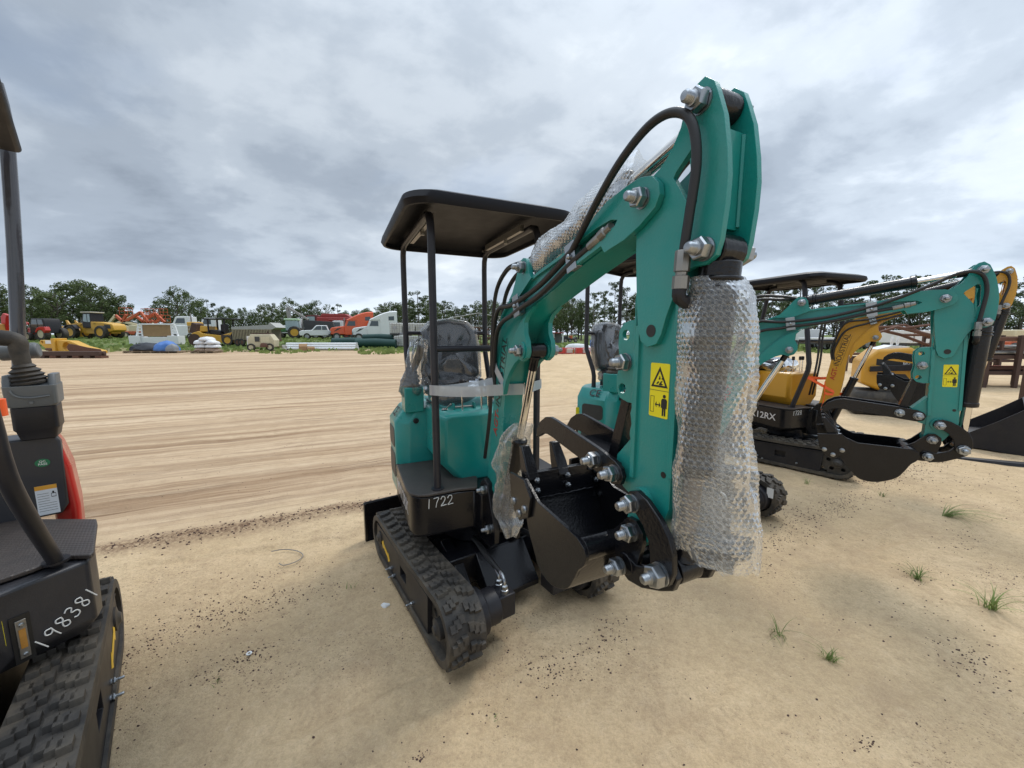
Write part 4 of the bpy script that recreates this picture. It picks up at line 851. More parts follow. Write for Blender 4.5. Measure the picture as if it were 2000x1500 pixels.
b = MB(); b.box(-.9, .5, -.3, .26, .12, .40); b.cyl((-.2, 0, .36), (-.2, 0, .42), .24, n=24); b.build('undercarriage', BLKM, rl, bevel=.01)
mp = [FL.on(u, v, 2, .715) for u, v in ((188, 1012), (190, 1020), (183, 1076), (176, 1082), (126, 1084), (60, 1110), (-60, 1150), (-180, 1150), (-180, 1012))]
MB().prism([(p.x, p.y) for p in mp], .695, .713, 'z').build('floor_mat', MATM_DIAM, rl, bevel=.005)
# front face of the base: from c[3] (left) to c[1] (right)
fp = V((c[2].x, c[2].y, .6)); fr = V((c[1].x - c[2].x, c[1].y - c[2].y, 0)).normalized(); fn = fr.cross(V((0, 0, 1)))
if fn.dot(FL.c - fp) < 0: fn = -fn
def hitL(u, v, off=.002):
    r = FL._r(u, v); t = (fp + fn * off - FL.c).dot(fn) / r.dot(fn); return FL.c + r * t
pa, pb = hitL(98, 1240), hitL(165, 1170); dirn = (pb - pa); 
upd = fn.cross(dirn).normalized()
if upd.z < 0: upd = -upd
handwrite('198381', .046, face((pa + pb) / 2 + fn * .003, dirn, upd), bs, 'chalk_number', r=.0022, step=.72)
g = [hitL(u, v) for u, v in ((36, 1203), (52, 1198), (62, 1288), (26, 1298))]; gc = sum(g, V()) / 4
Mg = face(gc, fr, (0, 0, 1)); gw = (g[1] - g[0]).length / 2 + .006; gh = (g[3] - g[0]).length / 2
MB().box(-gw * 1.5, gw * 1.5, -gh * 1.05, gh * 1.05, 0, .002).build('gauge_recess', DBLK, bs, M=Mg)
ga = MB().box(-gw * .8, gw * .8, -gh * .85, gh * .85, .002, .006).build('level_gauge', DUL, bs, M=Mg, bevel=.001)
MB().box(-gw * .5, gw * .5, -gh * .4, gh * .45, .006, .008).build('gauge_glass', mat('amber_oil', (.42, .2, .04), .15, var=.4, scale=60), ga)
for z in (-.68, .66): MB().lathe([(.007, .006), (.007, .010), (.004, .012)], (0, gh * z, 0), (0, 0, 1), 8).build('gauge_screw', ZNC, ga)
p = hitL(2, 1240); MB().prism(rrect(-.02, .006, -.045, .045, .004), 0, .001, 'z').build('warning_sticker', DYEL, bs, M=face(p, fr, (0, 0, 1)))
# engine/console panel behind the mat
xp = -.745
b = MB(); b.prism([(-.35, .70), (.375, .70), (.398, .74), (.402, 1.03), (.39, 1.055), (-.35, 1.055)], xp, -.79, 'x'); b.box(-1.05, -.79, -.35, .33, .70, 1.03); pn = b.build('console_panel', CH, rl, bevel=.008)
b = MB(); red = [(xp - .012, .72, .405), (xp - .03, .72, .425), (-.95, .72, .412), (-1.10, .72, .36), (-1.12, .72, .34), (xp - .05, .72, .34)]
b.loft([[(x, y + dy, z) for x, _, y in red] for z, dy in ((.55, 0), (.72, .005), (.9, -.005), (1.0, -.025), (1.06, -.05))]); b.build('side_cover', RED, rl, bevel=.012, seg=3)
p = FL.on(83, 904, 0, xp + .001); GRN = mat('green_sticker', (.01, .17, .07), .35)
b = MB(); b.prism([(x * 1.0, y * .8) for x, y in circ(0, 0, .022, 28)], 0, .0006, 'z'); st = b.build('quality_sticker', GRN, pn, M=face(p, (0, 1, 0), (0, 0, 1)))
text('QC', .0125, MX.Translation((0, .006, .0007)), MARK, st, 'lettering', bold=.0002); text('PASS', .0125, MX.Translation((0, -.006, .0007)), MARK, st, 'lettering', bold=.0002)
p0, p1 = FL.on(66, 950, 0, xp + .001), FL.on(119, 1001, 0, xp + .001); pc = (p0 + p1) / 2; w = abs(p1.y - p0.y) / 2; h = abs(p0.z - p1.z) / 2 - .004
lb = MB().box(-w, w, -h, h, 0, .0006).build('instruction_label', mat('label_paper', (.72, .74, .76), .4), pn, M=face(pc, (0, 1, 0), (0, 0, 1)))
MB().box(-w, w, h * .72, h, .0006, .001).build('label_header', mat('label_orange', (.75, .36, .04), .4), lb)
b = MB()
for k in range(8): b.box(-w * .85, w * (.2 if k < 4 else .82), h * (.45 - k * .17) - .0007, h * (.45 - k * .17) + .0007, .0006, .0009)
b.prism([(w * .4, h * .15), (w * .85, h * .15), (w * .85, h * .42), (w * .7, h * .42), (w * .7, h * .55), (w * .52, h * .55), (w * .52, h * .42), (w * .4, h * .42)], .0006, .0009, 'z', holes=[[(w * .44, h * .19), (w * .44, h * .38), (w * .81, h * .38), (w * .81, h * .19)]])
b.build('label_print', DBLK, lb)
# joystick console
q0, q1 = FL.on(8, 800, 0, -.70), FL.on(108, 752, 0, -.70); y0, y1, z0, z1 = q0.y, q1.y, q0.z, q1.z
b = MB(); b.loft([[(x, y, z) for x, y in rrect(-.86, -.705 + dx, y0 + dy, y1 - dy, .02)] for z, dx, dy in ((z0, -.005, .008), (z0 + .01, 0, 0), (z0 + .09, .004, -.002), (z1, -.03, .004), (z1 + .012, -.045, .014))]); 
for ya, yb in ((y0 - .004, y0 + .022), (y1 - .026, y1 - .002)): b.loft([[(x, y, z) for x, y in rrect(-.85, -.72 - q, ya, yb, .01, 3)] for z, q in ((z1 - .03, 0), (z1 + .02, .012), (z1 + .045, .03))])
cs = b.build('joystick_console', GREYP, rl, bevel=.004)
b = MB(); b.tube([(-.6995, y0 + .02, z0 + .075), (-.699, y0 + .035, z0 + .05), (-.6985, (y0 + y1) / 2, z0 + .04), (-.699, y1 - .02, z0 + .045)], .004, 6, 6); b.lathe([(.006, 0), (.006, .003)], (-.70, (y0 + y1) / 2, z0 + .02), (1, 0, 0), 10); b.build('moulded_ridge', GREYP, cs)
b = MB(); b.loft([[(x, y, z) for x, y in rrect(-.85, -.71 + dx, y0 + dy, y1 - dy, .02)] for z, dx, dy in ((1.052, -.01, .022), (1.09, -.005, .014), (1.10, 0, .008), (z0, -.002, .008))]); b.build('console_skirt', BLKM, cs, bevel=.004)
yc = (y0 + y1) / 2 - .008; b = MB()
prof = [(.058, 0), (.060, .008), (.05, .014), (.057, .022), (.046, .03), (.053, .038), (.040, .048), (.047, .056), (.032, .068), (.036, .074), (.022, .09)]
b.lathe(prof, (-.77, yc, z1 + .006), (.0, -.12, 1), 26); bt = b.build('rubber_boot', RUB, cs, smooth=60)
s0 = V((-.77, yc - .01, z1 + .09)); s1, s2 = FL.on(30, 662, 0, -.77), FL.on(-40, 658, 0, -.77)
b = MB(); b.tube([s0, s0.lerp(s1, .55), s1 + V((0, .004, -.012)), s1 + V((0, -.02, .002)), s2], lambda t: .026 + .008 * t, 16, 5); b.build('joystick_handle', RUB, bt, smooth=60)
b = MB(); p = FL.on(58, 685, 0, -.95); b.lathe([(.03, -.09), (.036, -.085), (.036, .02), (.03, .03)], p, (.1, 1, .1), 18); b.build('second_lever_top', GREYP, cs, bevel=.004)
# canopy and its posts
pb0 = FL.on(110, 1097, 2, .713); yb = pb0.y
P = [pb0] + [FL.on(u, v, 1, yb) for u, v in ((62, 1022), (24, 955), (4, 905), (-12, 850), (-50, 700), (-70, 500))]
b = MB(); b.tube([P[0], P[1], P[2], P[3]] + P[4:], .0205, 16, 4); cf = b.build('canopy_frame', DGR, rl, smooth=60)
MB().lathe([(.034, 0), (.034, .008)], pb0, (0, 0, 1), 20).build('post_flange', BLKM, cf)
b = MB(); Q = [FL.on(u, v, 0, -1.05) for u, v in ((39, 720), (35, 640), (28, 480), (18, 330), (8, 230), (-10, 160))]; b.tube(Q, .0245, 16, 3); b.build('canopy_frame', mat('wrapped_dark_tube', (.05, .05, .06), .16, coat=.6, var=.2, bump=.3, bscale=40), rl, smooth=60)
oc = FL.on(43, 302, 2, 2.28); oe = FL.on(0, 165, 2, 2.28)
d = V((oe.x - oc.x, oe.y - oc.y, 0)).normalized(); e = V((-d.y, d.x, 0)); e = e if e.y < 0 else -e
rf = []
for z, i in ((2.28, .0), (2.31, -.004), (2.345, .03), (2.365, .1)):
    A = oc + d * i; rf.append([(q.x, q.y, z) for q in (A + e * i, A + d * (1.0 - 2 * i) + e * i, A + d * (1.0 - 2 * i) + e * (.95 - i), A + e * (.95 - i))])
MB().loft(rf).build('canopy_roof', ROOF, rl, bevel=.03, seg=4)
b = MB(); z = P[3]; b.tube([FL.on(-14, 797, 1, yb) + V((.0, 0, -.022)), FL.on(-14, 797, 1, yb) + V((0, 0, .022))], .0235, 16)
tag(b.build('marking_ribbon', ORNG, None, M=FL.M), 'orange ribbon wound round the post of the red machine at the left edge', 'ribbon')
# ---------------------------------------------------------------- the yard behind: vehicles and stock along the far side
TYRE = mat('tyre_rubber', (.02, .02, .02), .75, var=.3, dust=.25)
RUST = mat('rusty_steel', (.12, .055, .035), .8, var=.45, scale=4)
RUSTD = mat('dark_rusty_steel', (.075, .042, .032), .8, var=.5, scale=2)
CREAM = mat('faded_cream_paint', (.52, .47, .32), .6, var=.22, scale=3, dust=.3)
CYEL = mat('loader_yellow', (.60, .33, .03), .4, var=.1, dust=.12)
LORG = mat('lift_orange', (.50, .10, .035), .5, var=.2)
TORG = mat('truck_orange', (.72, .095, .015), .28, coat=.4, var=.06)
CRED = mat('combine_red', (.30, .03, .025), .45, var=.2)
DKGL = mat('cab_glass', (.04, .06, .07), .06, var=.2, coat=.4)
LGL = mat('bright_glass', (.28, .36, .38), .08, var=.2)
WOOD = mat('pallet_wood', (.27, .20, .13), .8, var=.3)
PIPE = mat('white_pipe_plastic', (.74, .76, .76), .3, var=.05)
GRNR = mat('green_netting', (.006, .045, .038), .6, var=.3, scale=20)
BLUT = mat('blue_sheet', (.06, .17, .46), .4, var=.2)
BAGW = mat('white_bag', (.66, .67, .68), .6, var=.15)
BAGB = mat('brown_bag_print', (.30, .22, .16), .7, var=.3)
GREYD = mat('dark_frame', (.05, .05, .052), .6, var=.3)
def spot(u, Y): X = (u - 1000) / FPX * (Y * _c - (0 - CAMH) * _s); return V((X, Y, ground_h(X, Y)))
def thing_at(name, u, Y, rz, label, cat, group=None):
    p = spot(u, Y); return empty(name, MX.Translation(p) @ MX.Rotation(R_(rz), 4, 'Z'), label, cat, group)
def pr(name, pts, y0, y1, m, parent, bevel=0, holes=(), label=None): return MB().prism(pts, y0, y1, 'y', holes).build(name, m, parent, bevel=bevel, label=label)
def bx(name, x0, x1, y0, y1, z0, z1, m, parent, bevel=0): return MB().box(x0, x1, y0, y1, z0, z1).build(name, m, parent, bevel=bevel)
_WH = {}
def wheel(parent, x, y, r, w, rim=ZNC, side=-1, name='wheel'):
    k = (r, w, rim.name)
    if k not in _WH:
        t = MB().lathe([(r * .6, -w / 2), (r * .93, -w / 2), (r, -w * .36), (r, w * .36), (r * .93, w / 2), (r * .6, w / 2), (r * .55, 0), (r * .6, -w / 2)], (0, 0, 0), (0, 1, 0), 24, cap=False).build(name, TYRE, parent)
        q = MB().lathe([(r * .6, -w * .42), (r * .58, -w * .47), (r * .5, -w * .44), (r * .42, -w * .2), (r * .2, -w * .25), (r * .16, -w * .42), (r * .05, -w * .43)], (0, 0, 0), (0, 1, 0), 20).build('rim', rim, t); _WH[k] = (t.data, q.data)
    else:
        t = bpy.data.objects.new(name, _WH[k][0]); q = bpy.data.objects.new('rim', _WH[k][1]); COL.objects.link(t); COL.objects.link(q); t.parent = parent; q.parent = t
    t.location = (x, y, r); return t
# --- wheel loader
o = thing_at('wheel_loader', 192, 48, -6, 'yellow wheel loader with black cab parked in front of the left trees', 'wheel loader')
pr('engine_hood', [(.3, 1.25), (.35, 2.05), (1.9, 1.95), (3.2, 1.75), (3.35, 1.5), (3.4, 1.0), (2.9, .8), (.6, .95)], -.75, .75, CYEL, o, .06)
pr('hood_grille', [(2.2, 1.25), (2.2, 1.72), (3.0, 1.62), (3.05, 1.2)], -.77, -.75, GREYD, o)
text('938', .2, face((.9, -.76, 1.78), (1, 0, 0), (0, 0, 1)), DBLK, o, 'lettering')
c = pr('cab', [(-.85, 1.3), (-.9, 2.2), (-.6, 3.1), (.35, 3.1), (.4, 1.3)], -.7, .7, BLKM, o, .04)
pr('window', [(-.72, 2.1), (-.5, 2.95), (-.15, 2.95), (-.15, 2.0)], -.72, -.7, LGL, c); pr('window', [(-.05, 2.0), (-.05, 2.95), (.28, 2.95), (.28, 2.0)], -.72, -.7, LGL, c)
bx('roof', -.85, .5, -.8, .8, 3.1, 3.24, mat('beige_roof', (.45, .42, .34), .5), c, .04)
pr('front_frame', [(-1.6, .7), (-1.5, 1.7), (-1.1, 1.95), (-.9, 1.2), (-.6, .7)], -.5, .5, CYEL, o, .04)
for y in (-.5, .38): pr('lift_arm', [(-3.3, 1.6), (-3.45, 2.25), (-3.2, 2.2), (-2.9, 1.75), (-1.9, 1.95), (-1.3, 1.9), (-.85, 1.8), (-.9, 1.55), (-1.5, 1.5), (-2.6, 1.3), (-3.1, 1.3)], y, y + .12, CYEL, o, .02)
pr('bucket', [(-4.2, .3), (-3.3, .2), (-3.1, .9), (-3.4, 1.5), (-3.6, 1.3), (-3.5, .5)], -1.25, 1.25, CYEL, o, .02)
for x in (-2.2, 1.9):
    wheel(o, x, -.85, .78, .55, CYEL); wheel(o, x, .85, .78, .55, CYEL)
pr('mudguard', [(-3.1, 1.25), (-2.8, 1.65), (-1.8, 1.7), (-1.2, 1.2), (-1.35, 1.2), (-1.9, 1.6), (-2.7, 1.55), (-2.95, 1.25)], -1.1, -.6, BLKM, o); bx('chassis', -1.0, 2.8, -.5, .5, .6, 1.3, CYEL, o, .03)
# --- red tractor with loader
o = thing_at('tractor', 98, 43, -10, 'red loader tractor with dark cab and cream wheel at the far left', 'tractor')
c = pr('cab', [(-1.3, .8), (-1.2, 1.7), (-.9, 2.45), (.75, 2.4), (.95, 1.9), (.95, .8)], -.7, .7, BLKM, o, .05); pr('window', [(-1.0, 1.5), (-.78, 2.3), (-.1, 2.3), (-.1, 1.3)], -.72, -.7, DKGL, c); pr('window', [(0, 1.3), (0, 2.3), (.65, 2.28), (.8, 1.5)], -.72, -.7, DKGL, c)
pr('rear_fender', [(.0, .95), (.3, 1.35), (.7, 1.5), (1.4, 1.5), (1.55, 1.1), (1.3, .8), (.9, 1.2), (.4, 1.1), (.15, .85)], -1.05, -.6, RED, o, .03)
for y in (-.55, .45): pr('loader_arm', [(-1.7, 1.95), (-1.95, 2.05), (-2.3, 1.9), (-2.9, .75), (-2.7, .7), (-2.1, 1.7), (-1.7, 1.75)], y, y + .12, RED, o, .02)
pr('loader_bucket', [(-3.6, .1), (-2.8, .05), (-2.7, .7), (-3.0, .85), (-3.2, .35)], -.9, .9, GREYD, o, .02); bx('hood', -2.3, -1.2, -.35, .35, .7, 1.4, RED, o, .08)
wheel(o, .65, -.75, .72, .5, CREAM); wheel(o, .65, .75, .72, .5, CREAM); wheel(o, -1.7, -.6, .45, .35, CREAM); wheel(o, -1.7, .6, .45, .35, CREAM)
o = thing_at('excavator', 2, 41, 0, 'orange digger mostly out of the picture at the far left, red boom upright', 'excavator'); bx('body', -2.2, 1.0, -.9, .9, .9, 1.9, mat('tan_orange', (.42, .20, .05), .5), o, .1); bx('track', -2, 1, -1.1, 1.1, 0, .75, TYRE, o, .2); pr('boom', [(.6, 1.2), (.7, 2.6), (1.0, 3.0), (1.35, 2.8), (1.2, 2.4), (1.0, 1.2)], -.15, .15, RED, o, .03); bx('orange_cover', -.2, .5, -.92, -.5, 1.5, 2.0, ORNG, o, .05)
# --- loose iron in the left middle distance
o = thing_at('demolition_arm', 146, 29.5, -4, 'yellow and rusty demolition arm lying at the edge of the grass', 'machine arm')
pr('bracket', [(-2.5, .75), (-2.4, 1.0), (-2.15, .98), (-1.6, 1.0), (-1.3, 1.1), (-1.3, .05), (-1.75, .1), (-2.2, .5)], -.25, .25, CYEL, o, .03, holes=[circ(-2.25, .85, .08)[::-1]])
pr('ring_housing', [(-1.3, 1.12), (-1.0, 1.14), (-1.0, .0), (-1.3, .0)], -.42, .42, CYEL, o, .03); pr('arm', [(-1.0, 1.0), (.1, .95), (1.0, .55), (2.4, .2), (2.4, .02), (-1.0, .02)], -.3, .3, CYEL, o, .03, holes=[circ(-.2, .5, .34, 20)[::-1]])
pr('jaw', [(-.1, .55), (.1, .72), (.6, .66), (1.6, .45), (2.6, .32), (2.7, .02), (.2, .02), (-.1, .3)], -.36, -.3, RUST, o, .02); bx('white_tag', -1.95, -1.35, -.27, -.25, .72, .98, WPAINT, o); MB().cyl((-1.9, -.28, .3), (-1.4, -.28, .28), .1).build('ram', RUST, o)
o = thing_at('steel_beam', 141, 24, -1, 'rusty notched steel beam lying on the sand in front of the yellow arm', 'steel beam')
bx('beam', -2.2, 2.0, -.2, .2, .15, .42, RUSTD, o, .02)
for k in range(6): bx('cleat', -1.9 + k * .72, -1.5 + k * .72, -.22, .22, .0, .15, RUST if k % 2 else RUSTD, o, .01)
MB().cyl((2.0, 0, .28), (2.15, 0, .28), .06).build('end_pin', RUSTD, o)
o = thing_at('quick_coupler', 8, 24, 12, 'yellow and white machine coupler beside the rusty beam at the far left', 'machine part'); pr('plate', [(-.6, 0), (-.5, .5), (-.1, .6), (.2, .3), (.5, .45), (.6, 0)], -.2, .2, CYEL, o, .02); pr('hook', [(-.3, .5), (-.1, .8), (.1, .7), (.0, .45)], -.1, .1, WPAINT, o, .01); MB().cyl((.3, -.3, .4), (.3, .3, .4), .12).build('bush', RUST, o)
# --- headache rack box, pallets
o = thing_at('truck_rack', 311, 38, 2, 'white truck headboard with ladder sides and tan panel behind the tarp pallet', 'truck headboard')
for s in (-1, 1): pr('side_ladder', [(s * 2.05, .75), (s * 1.75, 2.0), (s * 1.35, 2.0), (s * 1.35, .75)], -.06, .06, WPAINT, o, .01, holes=[[(s * 1.48, .85 + .28 * k), (s * (1.9 - .068 * k), .85 + .28 * k), (s * (1.86 - .068 * k), 1.02 + .28 * k), (s * 1.48, 1.02 + .28 * k)][::(1 if s > 0 else -1)] for k in range(4)])
bx('top_rail', -1.6, 1.6, -.08, .08, 1.9, 2.03, WPAINT, o, .02); bx('back_panel', -1.38, 1.38, .0, .04, .78, 1.9, mat('tan_board', (.30, .19, .09), .7, var=.3, scale=2), o)
bx('tool_box', -2.35, -1.3, -.5, .4, 0, .85, WPAINT, o, .03); bx('tool_box', 1.3, 2.3, -.5, .4, 0, .85, WPAINT, o, .03); bx('lower_panel', -1.3, 1.3, -.3, .3, 0, .72, WPAINT, o, .02)
def pallet(u, Y, w, d, rz, label):
    o = thing_at('pallet', u, Y, rz, label, 'pallet'); n = max(3, int(w / .6))
    bx('deck', -w / 2, w / 2, -d / 2, d / 2, .11, .15, WOOD, o)
    for k in range(n + 1): bx('stringer', -w / 2 + w * k / n - .05, -w / 2 + w * k / n + .05, -d / 2, d / 2, .025, .11, WOOD, o)
    bx('base_board', -w / 2, w / 2, -d / 2, -d / 2 + .1, 0, .025, WOOD, o); return o
pallet(309, 30, 4.1, 1.3, 1, 'long wooden pallet under the black tarps and blue sheet')
def lump(name, u, Y, w, d, z0, h, m, label, cat, seed, rz=0, parent=None, off=(0, 0), rough=.25):
    p = spot(u, Y) if parent is None else V((0, 0, 0)); b = MB(); rings = []; N = 20
    for k in range(7):
        t = k / 6; r = math.sin(math.acos(min(1, max(0, t * .94 + .06 * 0)))) if k else 1.0
        r = (1 - t ** 2.4) ** .5 if t < 1 else .05
        rings.append([V((w / 2 * r * math.copysign(abs(math.cos(a)) ** .6, math.cos(a)) + off[0], d / 2 * r * math.copysign(abs(math.sin(a)) ** .6, math.sin(a)) + off[1], z0 + h * t)) for a in (2 * math.pi * i / N for i in range(N))])
    b.loft(rings); b.v = [tuple(V(v) + NZ.noise_vector(V(v) * 3.0 + V((seed, 0, 0))) * rough * h * .5 * (1 if v[2] > z0 + .02 else .2)) for v in b.v]
    o = b.build(name, m, parent, smooth=70, M=None if parent else MX.Translation(p) @ MX.Rotation(R_(rz), 4, 'Z'))
    if label: tag(o, label, cat)
    return o
lump('tarp_bundle', 292, 30, 2.5, 1.1, .15, .62, mat('black_tarp', (.012, .013, .02), .4, var=.4, bump=.4, bscale=8), 'black folded tarps heaped on the left of the long pallet', 'tarp', 3, rough=.6)
lump('sheet_bundle', 327, 29.9, 1.6, 1.1, .15, .78, BLUT, 'bright blue sheet bundle on the right of the long pallet', 'sheet bundle', 5, rough=.45)
lump('canister', 338, 29.5, .75, .6, .15, .55, mat('grey_bag', (.22, .23, .24), .6), 'grey bag propped against the blue sheet bundle', 'bag', 9, rough=.3)
pallet(407, 30, 1.75, 1.2, 0, 'small wooden pallet under the heap of white bags')
k = 0
for z, xs in ((.15, (-.45, .42)), (.42, (-.4, .45)), (.70, (-.42, .38)), (.94, (.02,))):
    for x in xs:
        b = lump('sack', 407 + x * 25, 30 - .1, .92, .9, z, .3, BAGB if z < .3 else BAGW, ('brown printed sack at the bottom left of the bag heap', 'brown printed sack at the bottom right of the bag heap', 'white sack in the left of the bag heap, second layer', 'white sack in the right of the bag heap, second layer', 'white sack in the left of the bag heap, third layer', 'white sack in the right of the bag heap, third layer', 'white sack on top of the bag heap')[k], 'sack', 20 + k, rough=.5); b['group'] = 'sacks heaped on a pallet'; k += 1
# --- aerial work platforms
def lift(u, Y, rz, seg, label):
    o = thing_at('boom_lift', u, Y, rz, label, 'boom lift', 'aerial boom lifts')
    bx('chassis', -1.2, 1.2, -.8, .8, .45, .9, LORG, o, .05); bx('turret', -.7, 1.0, -.6, .6, .9, 1.8, mat('lift_cream', (.62, .55, .36), .5), o, .08)
    for x in (-.85, .85):
        for y in (-.85, .85): wheel(o, x, y, .42, .3, CREAM)
    p = V((.6, 0, 1.7))
    for i, (dx, dz, m) in enumerate(seg):
        q = p + V((dx, 0, dz)); d = (q - p).normalized(); n = V((-d.z, 0, d.x)) * .16
        MB().prism([(p.x + n.x, p.z + n.z), (q.x + n.x, q.z + n.z), (q.x - n.x, q.z - n.z), (p.x - n.x, p.z - n.z)], -.14, .14).build('boom_section', m, o); p = q
    bk = MB()
    for z in (0, .5, 1.0): bk.tube([p + V((-.6, -.4, z)), p + V((.6, -.4, z)), p + V((.6, .4, z)), p + V((-.6, .4, z)), p + V((-.6, -.4, z))], .03, 5)
    for x, y in ((-.6, -.4), (.6, -.4), (.6, .4), (-.6, .4)): bk.tube([p + V((x, y, 0)), p + V((x, y, 1))], .03, 5)
    bk.build('basket', LORG, o)
LC = mat('lift_cream', (.62, .55, .36), .5)
lift(206, 58, 0, [(1.5, 1.6, LC), (.9, -.9, LORG), (.7, 1.0, LORG)], 'aerial lift with raised cream arm folded over just right of the yellow loader cab')
lift(243, 60, 0, [(-2.0, .2, LC), (3.6, 1.5, LC), (1.2, -1.0, LORG), (.8, 1.0, LORG)], 'aerial lift with long cream boom behind the yellow loader hood')
lift(272, 57, 0, [(-2.4, .6, LC), (2.6, 1.4, LORG), (1.0, -1.6, LORG), (.6, .4, LORG)], 'orange aerial lift with zigzag boom left of the white headboard')
lift(300, 58, 0, [(-1.4, 1.0, LC), (1.6, .9, LORG), (1.2, -1.3, LORG)], 'aerial lift with low peaked orange boom behind the white headboard')
lift(318, 62, 0, [(-1.6, .4, LC), (1.4, 1.4, LORG)], 'aerial lift with basket just above the white headboard')
# --- lorries
def bonnet_truck(u, Y, rz, m, label, cat='truck', L=1.0, back=None, group=None):
    o = thing_at('truck', u, Y, rz, label, cat, group)
    pr('hood', [(-3.3 * L, .75), (-3.35 * L, 1.45), (-3.1 * L, 1.7), (-1.5, 1.95), (-1.4, .75)], -.8, .8, m, o, .08)
    c = pr('cab', [(-1.5, .7), (-1.5, 1.9), (-1.15, 2.75), (-.9, 2.85), (.35, 2.85), (.4, .7)], -1.0, 1.0, m, o, .06)
    pr('side_window', [(-1.2, 1.95), (-.95, 2.6), (-.1, 2.6), (-.1, 1.95)], -1.02, -1.0, DKGL, c)
    MB().add([(-1.53, -.85, 1.98), (-1.53, .85, 1.98), (-1.19, .85, 2.7), (-1.19, -.85, 2.7)], [(0, 1, 2, 3)]).build('windscreen', LGL, c, fix=False)
    bx('bumper', -3.55 * L, -3.3 * L, -1.05, 1.05, .45, .85, GREYD, o, .03); bx('grille', -3.37 * L, -3.33 * L, -.55, .55, .85, 1.5, GREYD, o)
    for y in (-.85, .85): bx('headlight', -3.36 * L, -3.25 * L, y - .13, y + .13, 1.0, 1.25, LGL, o, .02)
    bx('chassis', -2.5, 4.2, -.42, .42, .6, .85, BLKM, o)
    for x in (-2.55, 2.2, 3.4):
        for y in (-.95, .95): wheel(o, x, y, .5, .32, ZNC)
    MB().cyl((.55, -.85, .8), (.55, -.85, 3.3), .08).build('exhaust_stack', DUL, o)
    if back == 'dump': pr('dump_body', [(.7, 1.0), (.7, 2.7), (4.6, 2.5), (4.9, 1.0)], -1.1, 1.1, GREYD, o, .03)
    return o
def semi(u, Y, rz, m, label):
    o = bonnet_truck(u, Y, rz, m, label, 'semi truck', 1.0, None, 'road tractors parked side by side')
    s = MB(); s.loft([[(x, y, z) for y, z in ((-1.1, zb), (-1.1, zt * .97), (-.9, zt), (.9, zt), (1.1, zt * .97), (1.1, zb))] for x, zt, zb in ((-1.15, 2.82, 2.72), (-.7, 3.05, 2.74), (-.2, 3.3, 2.76), (.15, 3.48, 2.78), (.17, 3.48, .75), (.7, 3.7, .75), (1.4, 3.88, .75), (2.2, 3.95, .75), (2.3, 3.9, .75))]); sl = s.build('sleeper', m, o, bevel=.05)
    pr('sleeper_window', [(1.2, 2.7), (1.2, 3.2), (1.9, 3.25), (1.9, 2.7)], -1.12, -1.1, DKGL, sl); bx('side_fairing', .4, 3.0, -1.12, -.9, .45, .8, m, o, .04)
    pr('air_intake', [(-2.9, 1.15), (-2.4, 1.6), (-1.9, 1.65), (-2.5, 1.3)], -.82, -.8, GREYD, o)
    return o
semi(697, 55, 24, TORG, 'bright orange road tractor with tall sleeper roof in the middle of the row')
semi(742, 52, 20, WPAINT, 'white road tractor with tall sleeper at the right end of the row, behind green rolls')
bonnet_truck(668, 62, 22, WPAINT, 'white truck cab mostly hidden behind the orange road tractor', 'truck')
bonnet_truck(588, 58, 20, WPAINT, 'white dump truck with raised grey body left of the red harvester', 'truck', 1.0, 'dump')
bonnet_truck(376, 52, 14, WPAINT, 'white bonnet truck behind the heap of white bags', 'truck')
bonnet_truck(425, 57, 12, WPAINT, 'white truck cab showing behind the yellow roller', 'truck')
o = thing_at('pickup', 374, 46, 8, 'small white van with yellow rear beside the white bonnet truck', 'van'); pr('body', [(-1.9, .4), (-1.9, .9), (-1.3, 1.1), (-.9, 1.6), (.8, 1.6), (.9, .4)], -.8, .8, WPAINT, o, .06); bx('rear_box', .2, 1.1, -.8, .8, .6, 2.0, CYEL, o, .1); wheel(o, -1.2, -.75, .34, .25); wheel(o, .5, -.75, .34, .25)
o = thing_at('pickup', 630, 54, 24, 'white pickup truck in front of the red harvester', 'pickup truck')
pr('body', [(-2.7, .5), (-2.7, 1.05), (-2.4, 1.2), (-1.2, 1.25), (-.6, 1.9), (.7, 1.9), (.9, 1.25), (2.6, 1.2), (2.6, .5)], -.95, .95, WPAINT, o, .07); pr('side_window', [(-1.0, 1.28), (-.5, 1.8), (.0, 1.8), (.0, 1.28)], -.97, -.95, DKGL, o); pr('side_window', [(.1, 1.28), (.1, 1.8), (.6, 1.8), (.75, 1.28)], -.97, -.95, DKGL, o); bx('bumper', -2.85, -2.65, -.95, .95, .45, .75, GREYD, o, .03)
for x in (-1.8, 1.6):
    wheel(o, x, -.85, .42, .28); wheel(o, x, .85, .42, .28)
o = thing_at('combine_harvester', 650, 68, 8, 'large dull red combine harvester behind the white pickup', 'combine harvester')
bx('body', -2.0, 4.2, -1.4, 1.4, 1.2, 3.6, CRED, o, .15); pr('grain_tank', [(-1.5, 3.6), (-1.2, 4.2), (2.6, 4.2), (3.6, 3.6)], -1.2, 1.2, CRED, o, .08); c = pr('cab', [(-3.6, 1.6), (-3.9, 3.9), (-2.1, 4.0), (-2.0, 1.6)], -1.0, 1.0, mat('dull_maroon', (.11, .02, .02), .5), o, .06)
pr('window', [(-3.4, 2.0), (-3.6, 3.7), (-2.4, 3.7), (-2.4, 2.0)], -1.03, -1.0, LGL, c); wheel(o, -2.2, -1.5, 1.0, .7, CRED); wheel(o, 2.8, -1.4, .7, .5, CRED); bx('auger', 0, 4.6, -1.5, -1.2, 3.0, 3.3, CRED, o, .1)
o = thing_at('farm_tractor', 570, 54, 20, 'green tractor with pale cab roof left of the white dump truck', 'tractor')
